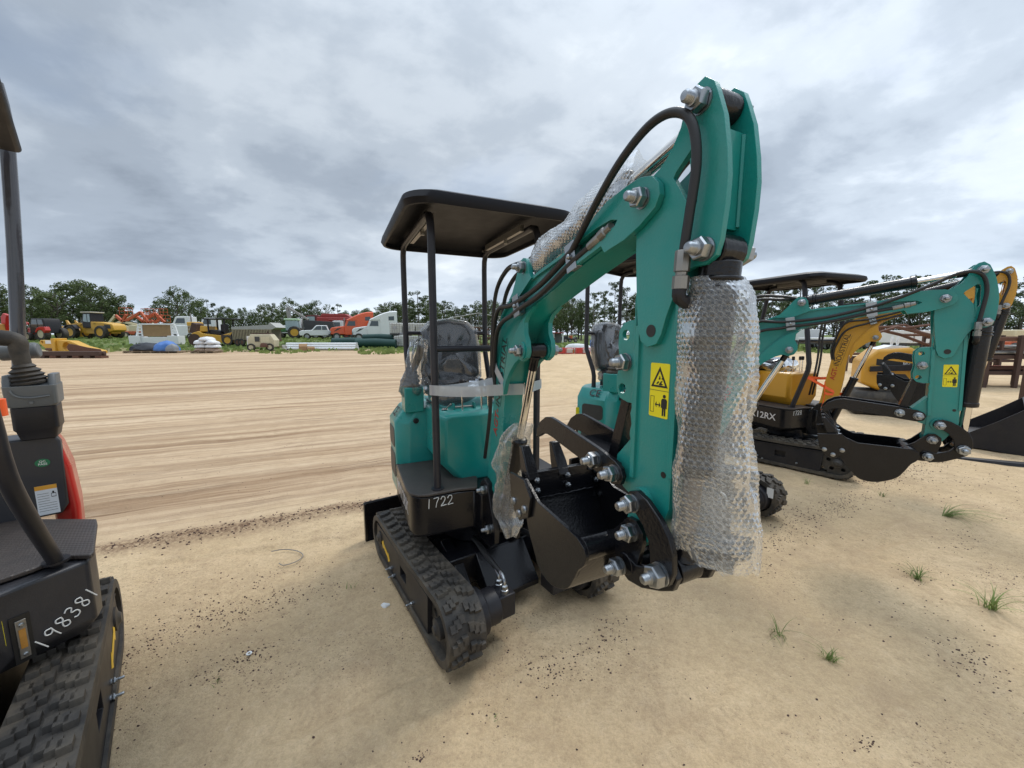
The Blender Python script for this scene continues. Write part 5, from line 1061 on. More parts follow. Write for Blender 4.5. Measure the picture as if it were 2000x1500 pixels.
GTR = mat('tractor_green', (.04, .16, .04), .4, var=.1); bx('hood', -2.2, -.4, -.4, .4, .9, 1.6, GTR, o, .12); c = pr('cab', [(-.5, 1.1), (-.45, 2.5), (1.0, 2.5), (1.1, 1.1)], -.75, .75, LGL, o, .05); bx('roof', -.6, 1.15, -.85, .85, 2.5, 2.75, mat('pale_green', (.45, .6, .4), .5), c, .06)
wheel(o, .6, -.85, .85, .5, CYEL); wheel(o, .6, .85, .85, .5, CYEL); wheel(o, -1.7, -.7, .5, .35, CYEL); wheel(o, -1.7, .7, .5, .35, CYEL)
o = thing_at('crane_arm', 575, 62, 0, 'grey lattice loader crane folded above the green tractor', 'crane'); pr('column', [(-.3, 0), (-.9, 4.6), (-.5, 4.7), (.2, 0)], -.2, .2, DUL, o); pr('jib', [(-.9, 4.7), (-.5, 4.9), (2.6, 3.0), (2.5, 2.8)], -.15, .15, DUL, o)
# --- yellow roller with canopy
o = thing_at('road_roller', 428, 37, 4, 'yellow road roller with open black canopy behind the white bags', 'road roller')
pr('body', [(-1.9, .6), (-1.85, 1.15), (-1.2, 1.35), (-.9, 1.15), (.7, .95), (2.0, 1.3), (2.05, .25), (-.7, .25)], -.75, .75, CYEL, o, .05); bx('side_ladder', .8, 1.15, -.78, -.75, .4, 1.0, RUSTD, o); pr('black_panel', [(1.3, .3), (1.9, 1.4), (1.95, 1.0), (1.6, .3)], -.78, -.75, BLKM, o)
pr('console', [(-.8, 1.15), (-.2, 1.5), (.6, 1.35), (.7, .95)], -.6, .6, BLKM, o, .05); bx('seat', .5, .9, -.3, .3, 1.2, 2.0, BLKM, o, .06)
for x, y in ((-.35, -.65), (-.35, .65), (1.1, -.65), (1.1, .65)): bx('canopy_post', x - .05, x + .05, y - .05, y + .05, 1.1, 2.45, BLKM, o)
bx('canopy_roof', -.7, 1.9, -.8, .8, 2.42, 2.55, BLKM, o, .03); MB().cyl((-1.6, -.8, .55), (-1.6, .8, .55), .55, n=28).build('drum', RUSTD, o); wheel(o, 1.4, -.7, .5, .45, CYEL); wheel(o, 1.4, .7, .5, .45, CYEL); pr('tilted_plate', [(-2.2, 1.2), (-1.9, 2.15), (-1.5, 2.0), (-1.6, 1.1)], -.5, .5, RUSTD, o); pr('engine_cover', [(-1.2, 1.3), (-1.1, 1.85), (-.4, 1.8), (-.3, 1.3)], -.6, .6, CYEL, o, .05)
# --- cage trailer, compressor
o = thing_at('cage_trailer', 505, 37, 2, 'tan slatted cage trailer with pale canvas roof behind the cream compressor', 'trailer')
b = MB()
for k in range(26): b.box(-1.75 + k * .14, -1.69 + k * .14, -.86, -.82, .55, 1.55)
b.build('slatted_side', mat('tan_slats', (.34, .29, .19), .7, var=.2), o); bx('inner_wall', -1.75, 1.8, -.8, .8, .55, 1.5, mat('dark_tan', (.12, .10, .07), .8), o); pr('canvas_roof', [(-1.8, 1.5), (-1.8, 1.75), (1.6, 1.95), (1.75, 2.15), (2.3, 1.7), (1.85, 1.5)], -.85, .85, mat('pale_canvas', (.36, .36, .34), .7), o); bx('chassis', -1.8, 1.9, -.7, .7, .4, .55, RUST, o)
for x in (-1.3, -1.0): wheel(o, x, -.8, .33, .2, RUST)
for x in (-1.6, 1.5): bx('stand_leg', x, x + .06, -.8, -.74, 0, .5, RUST, o)
o = thing_at('compressor', 519, 32, 14, 'faded cream towable compressor with rusty dark lid in front of the cage trailer', 'compressor')
c = MB().loft([[(x, y, .3) for x, y in ((-1.0, -.6), (.85, -.6), (.85, .6), (-1.0, .6))], [(x, y, .85) for x, y in ((-1.05, -.65), (.9, -.65), (.9, .65), (-1.05, .65))], [(x, y, 1.35) for x, y in ((-.85, -.5), (.6, -.5), (.6, .5), (-.85, .5))]]).build('body', CREAM, o, bevel=.04)
bx('lid', -.8, .55, -.45, .45, 1.35, 1.44, RUSTD, o, .02); MB().cyl((.25, 0, 1.44), (.25, 0, 1.6), .05).build('exhaust', RUSTD, o); pr('vent', [(-.5, .75), (-.5, 1.15), (-.15, 1.15), (-.15, .75)], -.66, -.63, GREYD, c); pr('door', [(-.05, .65), (-.05, 1.15), (.5, 1.15), (.6, .65)], -.665, -.63, mat('cream_door', (.58, .53, .37), .6, var=.2), c); bx('white_panel', -1.12, -1.05, -.5, .5, .5, 1.2, WPAINT, o)
wheel(o, -.8, -.62, .3, .2, CREAM); wheel(o, .55, -.62, .3, .2, CREAM); bx('drawbar', .9, 1.6, -.05, .05, .25, .33, RUST, o); lump('rusty_hose_coil', 0, 0, .6, .3, .3, .35, RUST, None, None, 31, parent=o, off=(.15, -.72))
# --- pipes, bucket, rolls, totes
for r, (z, xs) in enumerate(((.11, (-.33, -.11, .11, .33)), (.30, (-.22, 0, .22)), (.49, (-.11, .11)))):
    for i, y in enumerate(xs):
        p = spot(630, 33); b = MB(); b.lathe([(.105, 0), (.105, 5.9), (.09, 5.9), (.09, 5.6)], (-2.95, 0, 0), (1, 0, 0), 16)
        o = b.build('plastic_pipe', PIPE, None, M=MX.Translation(p + V((0, y, z + .02))) @ MX.Rotation(R_(1), 4, 'Z')); tag(o, 'long white plastic pipe in the bundle lying at the edge of the sand', 'pipe', 'white pipes in a bundle')
o = thing_at('paint_bucket', 556, 32.4, 0, 'small white bucket at the left end of the white pipes', 'bucket'); MB().lathe([(.14, 0), (.18, .42), (.19, .42), (.19, .45), (.165, .45), (.15, .05)], (0, 0, 0), (0, 0, 1), 18).build('pail', WPAINT, o); MB().tube([(-.18, 0, .4), (-.12, -.16, .3), (.12, -.16, .3), (.18, 0, .4)], .01, 6, 4).build('handle', DUL, o)
CARD = mat('cardboard', (.36, .22, .11), .8, var=.2)
for u, w, h, l in ((593, .62, .5, 'torn open cardboard box leaning on the white pipes'), (609, .5, .3, 'smaller flat cardboard box beside the torn one')):
    o = thing_at('cardboard_box', u, 32.2, 20, l, 'box'); bx('carton', -w / 2, w / 2, -.2, .2, 0, h * .7, CARD, o); MB().box(-w / 2, w / 2, -.01, .01, 0, h * .6, MX.Translation((0, -.2, h * .68)) @ MX.Rotation(R_(-40), 4, 'X')).build('flap', CARD, o)
for i, (u, Y, L, z, l) in enumerate(((735, 36, 3.7, .42, 'thick dark green netting roll in front of the white road tractor'), (690, 38, 4.0, .36, 'dark green netting roll lying behind the white pipes'), (745, 37.3, 3.4, .9, 'dark green netting roll on top of the others'))):
    b = MB(); b.tube([(-L / 2, 0, z + .0), (-L / 4, .03, z + .03), (0, 0, z + .05), (L / 4, -.04, z), (L / 2, 0, z - .04)], .40 if i != 2 else .3, 18, 4); o = b.build('netting_roll', GRNR, None, M=MX.Translation(spot(u, Y))); tag(o, l, 'netting roll', 'green netting rolls')
for i, (u, Y, z) in enumerate(((784, 37, 0), (808, 37.2, 0), (832, 37.4, 0), (777, 37.1, 1.2), (802, 37.3, 1.2), (826, 37.5, 1.2))):
    o = thing_at('ibc_tote', u, Y, 3, ('white caged tank in the bottom row of the stack, leftmost', 'white caged tank in the bottom row of the stack, second', 'white caged tank in the bottom row of the stack, third', 'white caged tank in the top row of the stack, leftmost', 'white caged tank in the top row of the stack, second', 'white caged tank in the top row behind the seat')[i], 'liquid tank', 'white caged tanks in a stack'); o.location.z += z
    bx('tank', -.54, .54, -.45, .45, .16, 1.1, mat('tank_plastic', (.62, .63, .6), .4, var=.1), o, .06); b = MB()
    for k in range(6): b.box(-.57 + k * .222, -.55 + k * .222, -.5, -.48, .14, 1.13)
    for k in range(6): b.box(-.57, .57, -.505, -.485, .16 + k * .19, .18 + k * .19)
    b.build('cage', DUL, o); bx('base_pallet', -.57, .57, -.5, .5, 0, .14, GREYD, o); bx('label_plate', -.25, .05, -.515, -.505, .5, .8, mat('plate_grey', (.35, .35, .36), .5), o)
# --- middle: frames, tyres, shed, barriers
def truss(u, Y, L, h, rz, label, z=0, m=RUST, group='rusty steel trusses stacked in the yard'):
    p = spot(u, Y); b = MB()
    for y in (-.3, .3):
        b.tube([(-L / 2, y, z + .06), (L / 2, y, z + .06)], .05, 6); b.tube([(-L / 2, y, z + h * .6), (0, y, z + h), (L / 2, y, z + h * .6)], .05, 6)
        n = int(L / .8)
        for k in range(n + 1): x = -L / 2 + L * k / n; zt = h * (.6 + .4 * (1 - abs(x) / (L / 2))); b.tube([(x, y, z + .06), (x, y, z + zt)], .03, 5); 
        for k in range(n): x = -L / 2 + L * k / n; b.tube([(x, y, z + .06), (x + L / n, y, z + h * .8)], .025, 5)
    for k in (-1, 0, 1): b.tube([(k * L / 2.2, -.3, z + h * .7), (k * L / 2.2, .3, z + h * .7)], .03, 5)
    o = b.build('steel_truss', m, None, M=MX.Translation(p) @ MX.Rotation(R_(rz), 4, 'Z')); tag(o, label, 'steel truss', group)
truss(925, 44, 6.5, 1.1, 3, 'rusty steel truss lying in the lowest layer behind the seat'); truss(915, 44.4, 6.2, 1.0, 1, 'rusty steel truss in the middle layer behind the seat', 1.1); truss(935, 46, 7, 1.6, 5, 'tall grey roof truss topmost of the stack behind the seat', 2.1, DUL); truss(985, 47, 5, 1.2, -4, 'short rusty truss right of the stack behind the teal boom', 0)
for k in range(4): o = MB().lathe([(.3, 0), (.5, .0), (.55, .06), (.55, .22), (.5, .28), (.3, .28), (.3, 0)], (0, 0, 0), (0, 0, 1), 24, cap=False).build('tyre', TYRE, None, M=MX.Translation(spot(1073, 37) + V((rnd(-.03, .03), 0, .28 * k)))); tag(o, ('large black tyre at the bottom of the tyre stack', 'second black tyre from the bottom of the tyre stack', 'third black tyre from the bottom of the tyre stack', 'black tyre on top of the tyre stack')[k], 'tyre', 'tyres in a stack')
o = thing_at('storage_shed', 1080, 55, 6, 'low red and white open shed behind the tyre stack', 'shed'); bx('red_wall', -1.7, -.3, -.05, 1.5, 0, 1.55, RED, o); bx('white_post', 1.3, 1.5, -.1, .1, 0, 1.5, WPAINT, o); bx('roof', -1.8, 1.6, -.2, 1.7, 1.5, 1.62, CRED, o); bx('back_wall', -.3, 1.5, 1.4, 1.5, 0, 1.5, GREYP, o); bx('grey_door', -.6, .2, -.08, -.05, .2, 1.5, mat('door_grey', (.4, .41, .42), .5), o)
for u, l in ((1101, 'small dark buggy on the grass, left one behind the shed'), (1112, 'small dark buggy with orange seat on the grass, right one')):
    o = thing_at('buggy', u, 66, 10, l, 'buggy', 'buggies on the far grass'); pr('body', [(-1.3, .4), (-1.2, .9), (-.5, 1.0), (-.3, .6), (.6, .6), (1.2, .95), (1.3, .4)], -.6, .6, BLKM, o, .05); b = MB()
    for y in (-.55, .55): b.tube([(-.7, y, .9), (-.35, y, 1.75), (.7, y, 1.75), (.9, y, .9)], .04, 6)
    b.build('roll_cage', BLKM, o); bx('seat', .0, .4, -.5, .5, .6, 1.1, LORG if u > 1105 else BLKM, o, .05); wheel(o, -.9, -.6, .33, .25, DUL); wheel(o, .9, -.6, .33, .25, DUL)
k = 0
for u in (1072, 1104, 1136, 1172, 1222):
    o = thing_at('barrier_frame', u, 29 + .15 * k, 3, ('red steel crate frame on the sand, left end of the row right of the boom', 'red steel crate frame second in the row right of the boom', 'red steel crate frame third in the row right of the boom', 'red steel crate frame behind the second teal excavator seat', 'red steel crate frame at the right end of the row')[k], 'crate frame', 'red crate frames in a row'); k += 1; b = MB()
    for y in (-.35, .35):
        for z in (.04, .42): b.tube([(-.55, y, z), (.55, y, z)], .025, 6)
        for x in (-.55, 0, .55): b.tube([(x, y, .02), (x, y, .45)], .025, 6)
    for x in (-.55, .55):
        for z in (.04, .42): b.tube([(x, -.35, z), (x, .35, z)], .025, 6)
    b.build('frame', RED, o); bx('panel', -.5, -.05, -.36, -.34, .06, .4, RED, o); bx('contents', -.5, .5, -.3, .3, .04, .38, mat('pale_film', (.55, .5, .46), .4), o, .05)
lump('wrapped_bale', 1128, 32, 2.4, 1.0, 0, .75, BAGW, 'long white wrapped bale behind the red crate frames', 'bale', 41, rough=.3)
o = thing_at('barrel', 1158, 36, 0, 'blue plastic barrel behind the seat of the second teal excavator', 'barrel'); MB().lathe([(.28, 0), (.3, .05), (.3, .3), (.31, .32), (.3, .34), (.3, .62), (.31, .64), (.3, .66), (.3, .85), (.27, .9)], (0, 0, 0), (0, 0, 1), 22).build('drum', mat('barrel_blue', (.02, .12, .5), .35), o); MB().lathe([(.05, .9), (.05, .93)], (.1, 0, 0), (0, 0, 1), 10).build('bung', DBLK, o)
# --- right-hand side
def box_trailer(u, Y, rz, w, h, label):
    o = thing_at('box_trailer', u, Y, rz, label, 'trailer', 'white trailers on the right'); bx('box', -w / 2, w / 2, -1.1, 1.1, .8, .8 + h, WPAINT, o, .03); bx('frame', -w / 2, w / 2, -.9, .9, .6, .78, GREYD, o); bx('door_frame', -w / 2 + .2, -w / 2 + .3, -1.12, -1.1, .9, .7 + h, DUL, o)
    for x in (w * .2, w * .32): wheel(o, x, -.95, .42, .28); wheel(o, x, .95, .42, .28)
box_trailer(1563, 40, 25, 2.6, 1.1, 'white box trailer behind the boom of the second teal excavator'); box_trailer(1768, 30, 8, 2.3, .95, 'white box trailer body behind the rusty frame, right of the yellow boom'); box_trailer(1612, 34, 0, 3.4, .35, 'low white flatbed trailer behind the yellow excavator')
o = thing_at('flat_trailer', 1640, 38, -4, 'grey flatbed with dark tyres behind the canopy of the yellow excavator', 'trailer'); bx('deck', -2.6, 2.2, -1, 1, .8, .95, DUL, o); bx('headboard', 2.1, 2.2, -1, 1, .95, 1.7, GREYD, o)
for x in (.2, 1.0, 1.8): wheel(o, x, -.9, .48, .3)
b = MB()
for y in (-.5, .5):
    b.tube([(-2.0, y, 0), (-2.0, y, 1.5), (-1.2, y, 1.75), (.2, y, 1.45), (1.4, y, 1.05), (1.5, y, 0)], .06, 6); b.tube([(-.9, y, 1.7), (.3, y, 1.85), (1.9, y, 1.2), (2.3, y, 1.25)], .05, 6); b.tube([(-2, y, .7), (1.5, y, .7)], .05, 6)
for x, z in ((-2, 1.5), (-1.2, 1.75), (1.4, 1.05), (.2, 1.45)): b.tube([(x, -.5, z), (x, .5, z)], .05, 6)
tag(b.build('pipe_frame', RUST, None, M=MX.Translation(spot(1768, 15)) @ MX.Rotation(R_(4), 4, 'Z')), 'bent rusty pipe frame behind the second teal arm', 'pipe frame')
b = MB()
for k in range(5): b.box(-2.5, 2.5, -1 + .45 * k, -.8 + .45 * k, .0, .35)
tag(b.build('steel_stack', RUSTD, None, M=MX.Translation(spot(1790, 19))), 'layered rusty steel beams stacked low behind the pipe frame', 'beam stack')
# compact yellow loader just behind the yellow excavator
o = empty('compact_loader', MX.Translation((gp(1742, 760, .62) * 1.18).xy.to_3d()) @ MX.Rotation(R_(-28), 4, 'Z') @ MX.Diagonal((.5, .6, .95, 1)), 'yellow compact loader with black striped hood behind the yellow boom', 'loader')
p = o.matrix_basis.to_translation()
pr('hood', [(-1.1, .62), (-1.1, 1.05), (-.7, 1.28), (.2, 1.32), (.75, 1.1), (.95, .85), (1.0, .5), (.3, .42), (-.3, .42)], -.55, .55, YELL, o, .06)
hb = pr('hood_band', [(-.72, .98), (-.72, 1.1), (.6, 1.0), (.72, .86)], -.556, -.55, DBLK, o); text('MX-1', .13, face((.15, -.5575, .985), (1, 0, -.09), (0, 0, 1)), MARK, hb, 'lettering')
pr('mesh_panel', [(-.62, .45), (-.15, .82), (.1, .82), (.6, .48)], -.557, -.55, GRILLE, o); pr('white_cover', [(-.7, 1.28), (-.25, 1.36), (.2, 1.34), (.1, 1.3)], -.4, .4, WPAINT, o, .01)
bx('track', -1.3, 1.3, -.72, .72, 0, .46, TYRE, o, .12); pr('lift_arm', [(-.9, .95), (.4, 1.02), (1.2, .6), (1.25, .45), (1.1, .42), (.4, .9), (-.9, .85)], -.66, -.58, BLKM, o, .01)
for x in (-.28, -.12): MB().lathe([(.03, 0), (.045, .04), (.045, .12), (.02, .17)], (x, -.3, 1.36), (0, 0, 1), 14).build('work_light', WPAINT, o)
# machine with black bucket cut by the right edge
o = empty('compact_loader', MX.Translation(gp(1990, 878) + V((.25, .2, 0))) @ MX.Rotation(R_(-52), 4, 'Z'), 'yellow and black loader with lowered black bucket at the right edge', 'loader')
bk = MB().prism([(-.62, .05), (-.55, .0), (.05, .02), (.2, .2), (.18, .5), (.05, .62), (-.02, .58), (.08, .42), (.05, .16), (-.1, .1)], -.75, .75).build('bucket', BLKM, o, bevel=.01)
for y in (-.76, .74): MB().prism([(-.62, .04), (.05, .0), (.22, .2), (.2, .5), (.05, .64), (-.2, .4)], y, y + .02).build('bucket_side', BLKM, bk)
for y in (-.45, .37):
    pr('lift_arm', [(.1, .3), (.15, .55), (.5, .85), (1.2, 1.15), (2.2, 1.3), (2.2, 1.15), (1.3, .95), (.65, .65), (.4, .2)], y, y + .08, BLKM, o, .01); rod('tilt_cylinder', o, (.95, y + .04, 1.1), (.22, y + .04, .5), .04, .022, .5)
    MB().tube([(.25, y, .45), (.4, y - .06, .42), (.55, y - .03, .55), (.5, y, .7)], .014, 6, 5).build('hose', mat('grey_hose', (.22, .22, .22), .5), o)
bx('body', 1.0, 2.6, -.55, .55, .35, 1.0, YELL, o, .06); pr('red_guard', [(.8, .9), (1.0, 1.15), (1.9, 1.2), (1.9, .95)], -.3, .1, RED, o, .04); pr('yellow_hood', [(1.3, 1.0), (1.4, 1.3), (2.5, 1.25), (2.6, 1.0)], -.5, .5, YELL, o, .04); bx('track', .9, 2.7, -.7, .7, 0, .45, TYRE, o, .12)
for k, (u0, v0, u1, v1) in enumerate(((1872, 856, 2030, 868), (1868, 886, 2040, 908))):
    a, c2 = gp(u0, v0, .05), gp(u1, v1, .05); d = c2 - a; L = d.length
    b = MB().add([(0, -.06, 0), (L, -.06, 0), (L, .06, 0), (0, .06, 0), (0, -.03, .015), (L, -.06, .05), (L, .06, .05), (0, .03, .015)], [(0, 1, 2, 3), (4, 7, 6, 5), (0, 4, 5, 1), (1, 5, 6, 2), (2, 6, 7, 3), (3, 7, 4, 0)])
    q = b.build('fork_tine', BLKM, None, M=MX.Translation((a.x, a.y, ground_h(a.x, a.y) + .002)) @ MX.Rotation(math.atan2(d.y, d.x), 4, 'Z'), bevel=.004); tag(q, ('black steel fork tine on the sand, farther of two', 'black steel fork tine on the sand, nearer of two')[k], 'fork tine', 'fork tines on the sand')
o = empty('steel_rack', MX.Translation(spot(2022, 7.5)), 'tall dark rusty steel rack at the right edge', 'rack')
for x in (-.25, .9): bx('upright', x - .06, x + .06, -.05, .05, 0, 1.5, RUSTD, o)
for z in (.5, 1.0, 1.44): bx('shelf_beam', -.19, .84, -.04, .04, z, z + .08, RUSTD, o)
lift(1975, 30, 0, [(.6, -.3, LORG), (1.4, .25, LORG)], 'orange aerial lift lying low at the far right')
o = thing_at('timber_stack', 1970, 24, 2, 'long rusty pipe stack under the orange lift at the right edge', 'pipe stack'); bx('lower_layer', -2, 3, -.5, .5, 0, .5, RUSTD, o); bx('upper_layer', -1.8, 2.8, -.4, .4, .5, .8, DUL, o)

for u, Y, L, rz, lab in ((1950, 11, 3.2, -4, 'long dark rusty rack frame behind the unwrapped arm cylinder'), (1890, 16, 3.4, 3, 'lower rusty rack frame farther back beside the rack at the right edge')):
    o = empty('steel_rack', MX.Translation(spot(u, Y)) @ MX.Rotation(R_(rz), 4, 'Z'), lab, 'rack', 'rusty racks on the right')
    for k in range(5): x = -L / 2 + L * k / 4; bx('upright', x - .05, x + .05, -.4, -.32, 0, 1.45, RUSTD, o); bx('upright', x - .05, x + .05, .32, .4, 0, 1.45, RUSTD, o)
    for z in (.35, .8, 1.3): bx('shelf_beam', -L / 2, L / 2, -.31, .31, z, z + .1, RUST if z > 1 else RUSTD, o)
    for k in range(4): MB().cyl((-L / 2 + .1, -.2 + .13 * k, .97 - .45 * (k % 2)), (L / 2 + .2, -.2 + .13 * k, .97 - .45 * (k % 2)), .06).build('stored_pipe', (DUL, RUST, RUSTD, LORG)[k], o)
# ---------------------------------------------------------------- trees along the far side
def leaf_mat(name, c0, c1):
    m = bpy.data.materials.new(name); m.use_nodes = True; nt = m.node_tree; N = nt.nodes; L = nt.links; b = N['Principled BSDF']; b.inputs['Roughness'].default_value = .65; b.inputs['Specular IOR Level'].default_value = .25
    oi = N.new('ShaderNodeObjectInfo'); g = N.new('ShaderNodeNewGeometry'); tc = N.new('ShaderNodeTexCoord')
    n = N.new('ShaderNodeTexNoise'); n.inputs['Scale'].default_value = .9; n.inputs['Detail'].default_value = 4; L.new(tc.outputs['Object'], n.inputs[0])
    a = N.new('ShaderNodeMath'); a.operation = 'MULTIPLY_ADD'; L.new(g.outputs['Random Per Island'], a.inputs[0]); a.inputs[1].default_value = .5; L.new(n.outputs[0], a.inputs[2])
    a2 = N.new('ShaderNodeMath'); a2.operation = 'MULTIPLY_ADD'; L.new(oi.outputs['Random'], a2.inputs[0]); a2.inputs[1].default_value = .35; L.new(a.outputs[0], a2.inputs[2])
    r = N.new('ShaderNodeMapRange'); r.inputs[1].default_value = .45; r.inputs[2].default_value = 1.25; L.new(a2.outputs[0], r.inputs[0])
    mx = N.new('ShaderNodeMix'); mx.data_type = 'RGBA'; mx.inputs[6].default_value = (*c0, 1); mx.inputs[7].default_value = (*c1, 1); L.new(r.outputs[0], mx.inputs[0]); L.new(mx.outputs[2], b.inputs['Base Color'])
    tl = N.new('ShaderNodeBsdfTranslucent'); L.new(mx.outputs[2], tl.inputs[0]); ms = N.new('ShaderNodeMixShader'); ms.inputs[0].default_value = .25
    L.new(b.outputs[0], ms.inputs[1]); L.new(tl.outputs[0], ms.inputs[2]); L.new(ms.outputs[0], N['Material Output'].inputs[0]); return m
LEAF = leaf_mat('broad_leaves', (.045, .068, .028), (.145, .185, .07))
NEED = leaf_mat('pine_needles', (.036, .056, .028), (.105, .135, .06))
BARK = mat('grey_bark', (.10, .085, .07), .9, var=.35, scale=3)
def leaves(b, c, r, n, size, flat=.7, rng=random):
    for _ in range(n):
        while True:
            d = V((rng.uniform(-1, 1), rng.uniform(-1, 1), rng.uniform(-1, 1)))
            if .1 < d.length < 1: break
        d = d * (.55 + .45 * rng.random()) / max(d.length, .4) * d.length ** .4 if rng.random() < .75 else d
        p = c + V((d.x * r, d.y * r, d.z * r * flat)); s = size * rng.uniform(.6, 1.35)
        a = V((rng.uniform(-1, 1), rng.uniform(-1, 1), rng.uniform(-.6, .6))).normalized(); w = a.cross(V((rng.uniform(-1, 1), rng.uniform(-1, 1), rng.uniform(-1, 1)))).normalized()
        o = len(b.v); b.v += [tuple(p - a * s * .5 - w * s * .12), tuple(p + w * s * .42), tuple(p + a * s * .55 + w * s * .1), tuple(p - w * s * .38)]; b.f.append((o, o + 1, o + 2, o + 3))
def tree_proto(kind, h, seed):
    rng = random.Random(seed); t = MB(); b = MB()
    root = bpy.data.objects.new(kind, None); COL.objects.link(root)
    if kind == 'pine_tree':
        base = h * rng.uniform(.35, .5); lean = V((rng.uniform(-.3, .3), rng.uniform(-.3, .3), 0))
        t.tube([V((0, 0, -.3)), V((0, 0, h * .3)) + lean * .3, V((0, 0, h * .7)) + lean, V((0, 0, h * .96)) + lean], lambda q: .2 * (1 - q * .75), 7, 2)
        k = 0; z = base
        while z < h * .97:
            f = (z - base) / (h - base); rad = (1.1 + 1.5 * math.sin(math.pi * (.2 + .75 * f))) * rng.uniform(.5, 1.15) * h / 12
            for _ in range(rng.choice((1, 2, 2, 3))):
                a = rng.uniform(0, 6.28); e = V((math.cos(a) * rad, math.sin(a) * rad, rng.uniform(.1, .7)))
                c = V((0, 0, z)) + lean * (z / h); t.tube([c, c + e * .5 + V((0, 0, -.05)), c + e], lambda q: .05 * (1 - q * .6), 4); leaves(b, c + e * .85, rng.uniform(.5, .95) * h / 12, 75, .30, .6, rng)
            z += rng.uniform(.45, .85) * h / 12
        leaves(b, V((0, 0, h * .97)) + lean, .8 * h / 12, 90, .3, .8, rng)
    else:
        wide = {'oak_tree': .36, 'gum_tree': .25, 'scrub_tree': .42}[kind]; base = h * {'oak_tree': .22, 'gum_tree': .3, 'scrub_tree': .1}[kind]
        t.tube([V((0, 0, -.3)), V((rng.uniform(-.1, .1), 0, base)), V((rng.uniform(-.5, .5), rng.uniform(-.5, .5), h * .75))], lambda q: .28 * (1 - q * .7) * h / 11, 8, 3)
        n = {'oak_tree': 26, 'gum_tree': 28, 'scrub_tree': 20}[kind]
        for i in range(n):
            f = (i + .5) / n; z = base + (h * .95 - base) * (f ** .85); prof = math.sin(math.pi * min(1, .16 + .80 * f)) ** .7
            a = i * 2.4 + rng.uniform(-.5, .5); r = h * wide * prof * rng.uniform(.4, 1.3)
            c = V((math.cos(a) * r, math.sin(a) * r, z + rng.uniform(-.3, .3)))
            t.tube([V((0, 0, max(base * .8, z - r * .8))), c * .55 + V((0, 0, z * .45 - base * .1)), c], lambda q: .08 * (1 - q * .7), 5)
            leaves(b, c, h * rng.uniform(.06, .135), 120, .27 * h / 11, .75, rng)
        leaves(b, V((0, 0, h * .55)), h * wide * .7, 260, .34 * h / 11, 1.0, rng)
    t.build('trunk', BARK, root); b.build('crown', NEED if kind == 'pine_tree' else LEAF, root, smooth=0, fix=False)
    return root
PROTO = [tree_proto(k, h, s) for k, h, s in (('oak_tree', 11, 1), ('oak_tree', 10, 2), ('gum_tree', 12, 3), ('gum_tree', 11, 4), ('scrub_tree', 7, 5), ('scrub_tree', 8, 6), ('pine_tree', 13, 7), ('pine_tree', 14, 8), ('pine_tree', 12, 9), ('pine_tree', 13, 10))]
USED = set()
LAND = [(15, 'left of the dark tractor cab'), (70, 'behind the red tractor'), (120, 'behind the gap between tractor and yellow loader'), (170, 'behind the yellow loader cab'), (225, 'behind the yellow loader hood'), (275, 'behind the orange lifts'), (330, 'behind the white headboard'), (375, 'behind the white bonnet truck'), (430, 'behind the yellow roller'), (480, 'right of the yellow roller'), (530, 'behind the cage trailer'), (580, 'behind the grey loader crane'), (640, 'behind the red harvester'), (690, 'behind the orange road tractor'), (740, 'behind the white road tractor'), (800, 'behind the white tanks'), (870, 'behind the canopy post'), (930, 'behind the seat and trusses'), (1010, 'behind the foot of the teal boom'), (1090, 'under the teal boom above the shed'), (1150, 'above the second excavator seat'), (1230, 'just left of the teal arm'), (1330, 'behind the teal arm'), (1430, 'behind the bubble wrap'), (1500, 'left of the yellow excavator canopy'), (1600, 'behind the yellow excavator canopy'), (1700, 'above the yellow boom'), (1790, 'behind the long black cylinder'), (1880, 'behind the second teal arm'), (1990, 'at the right end of the picture'), (9999, 'beyond the right end of the picture')]
ADJ = {'oak_tree': 'round broadleaf tree', 'gum_tree': 'tall ragged tree', 'scrub_tree': 'low bushy tree', 'pine_tree': 'tall thin pine'}
def plant(u, vtop, pi, Y, sx=1.0):
    src = PROTO[pi]; kind = src.name.split('.')[0]; h0 = (11, 10, 12, 11, 7, 8, 13, 14, 12, 13)[pi]
    p = spot(u, Y); H = CAMH + (HOR - vtop) / FPX * Y * .99 - p.z
    if pi in USED: o = copy_tree(src)
    else: o = src; USED.add(pi)
    s = H / h0; o.matrix_basis = MX.Translation(p) @ MX.Rotation(rnd(0, 6.28), 4, 'Z') @ MX.Diagonal((s * sx, s * sx, s, 1))
    for lim, ph in LAND:
        if u < lim + 25: break
    tag(o, '%s in the far tree line, %s' % (ADJ[kind], ph), 'tree', 'trees along the far edge of the yard')
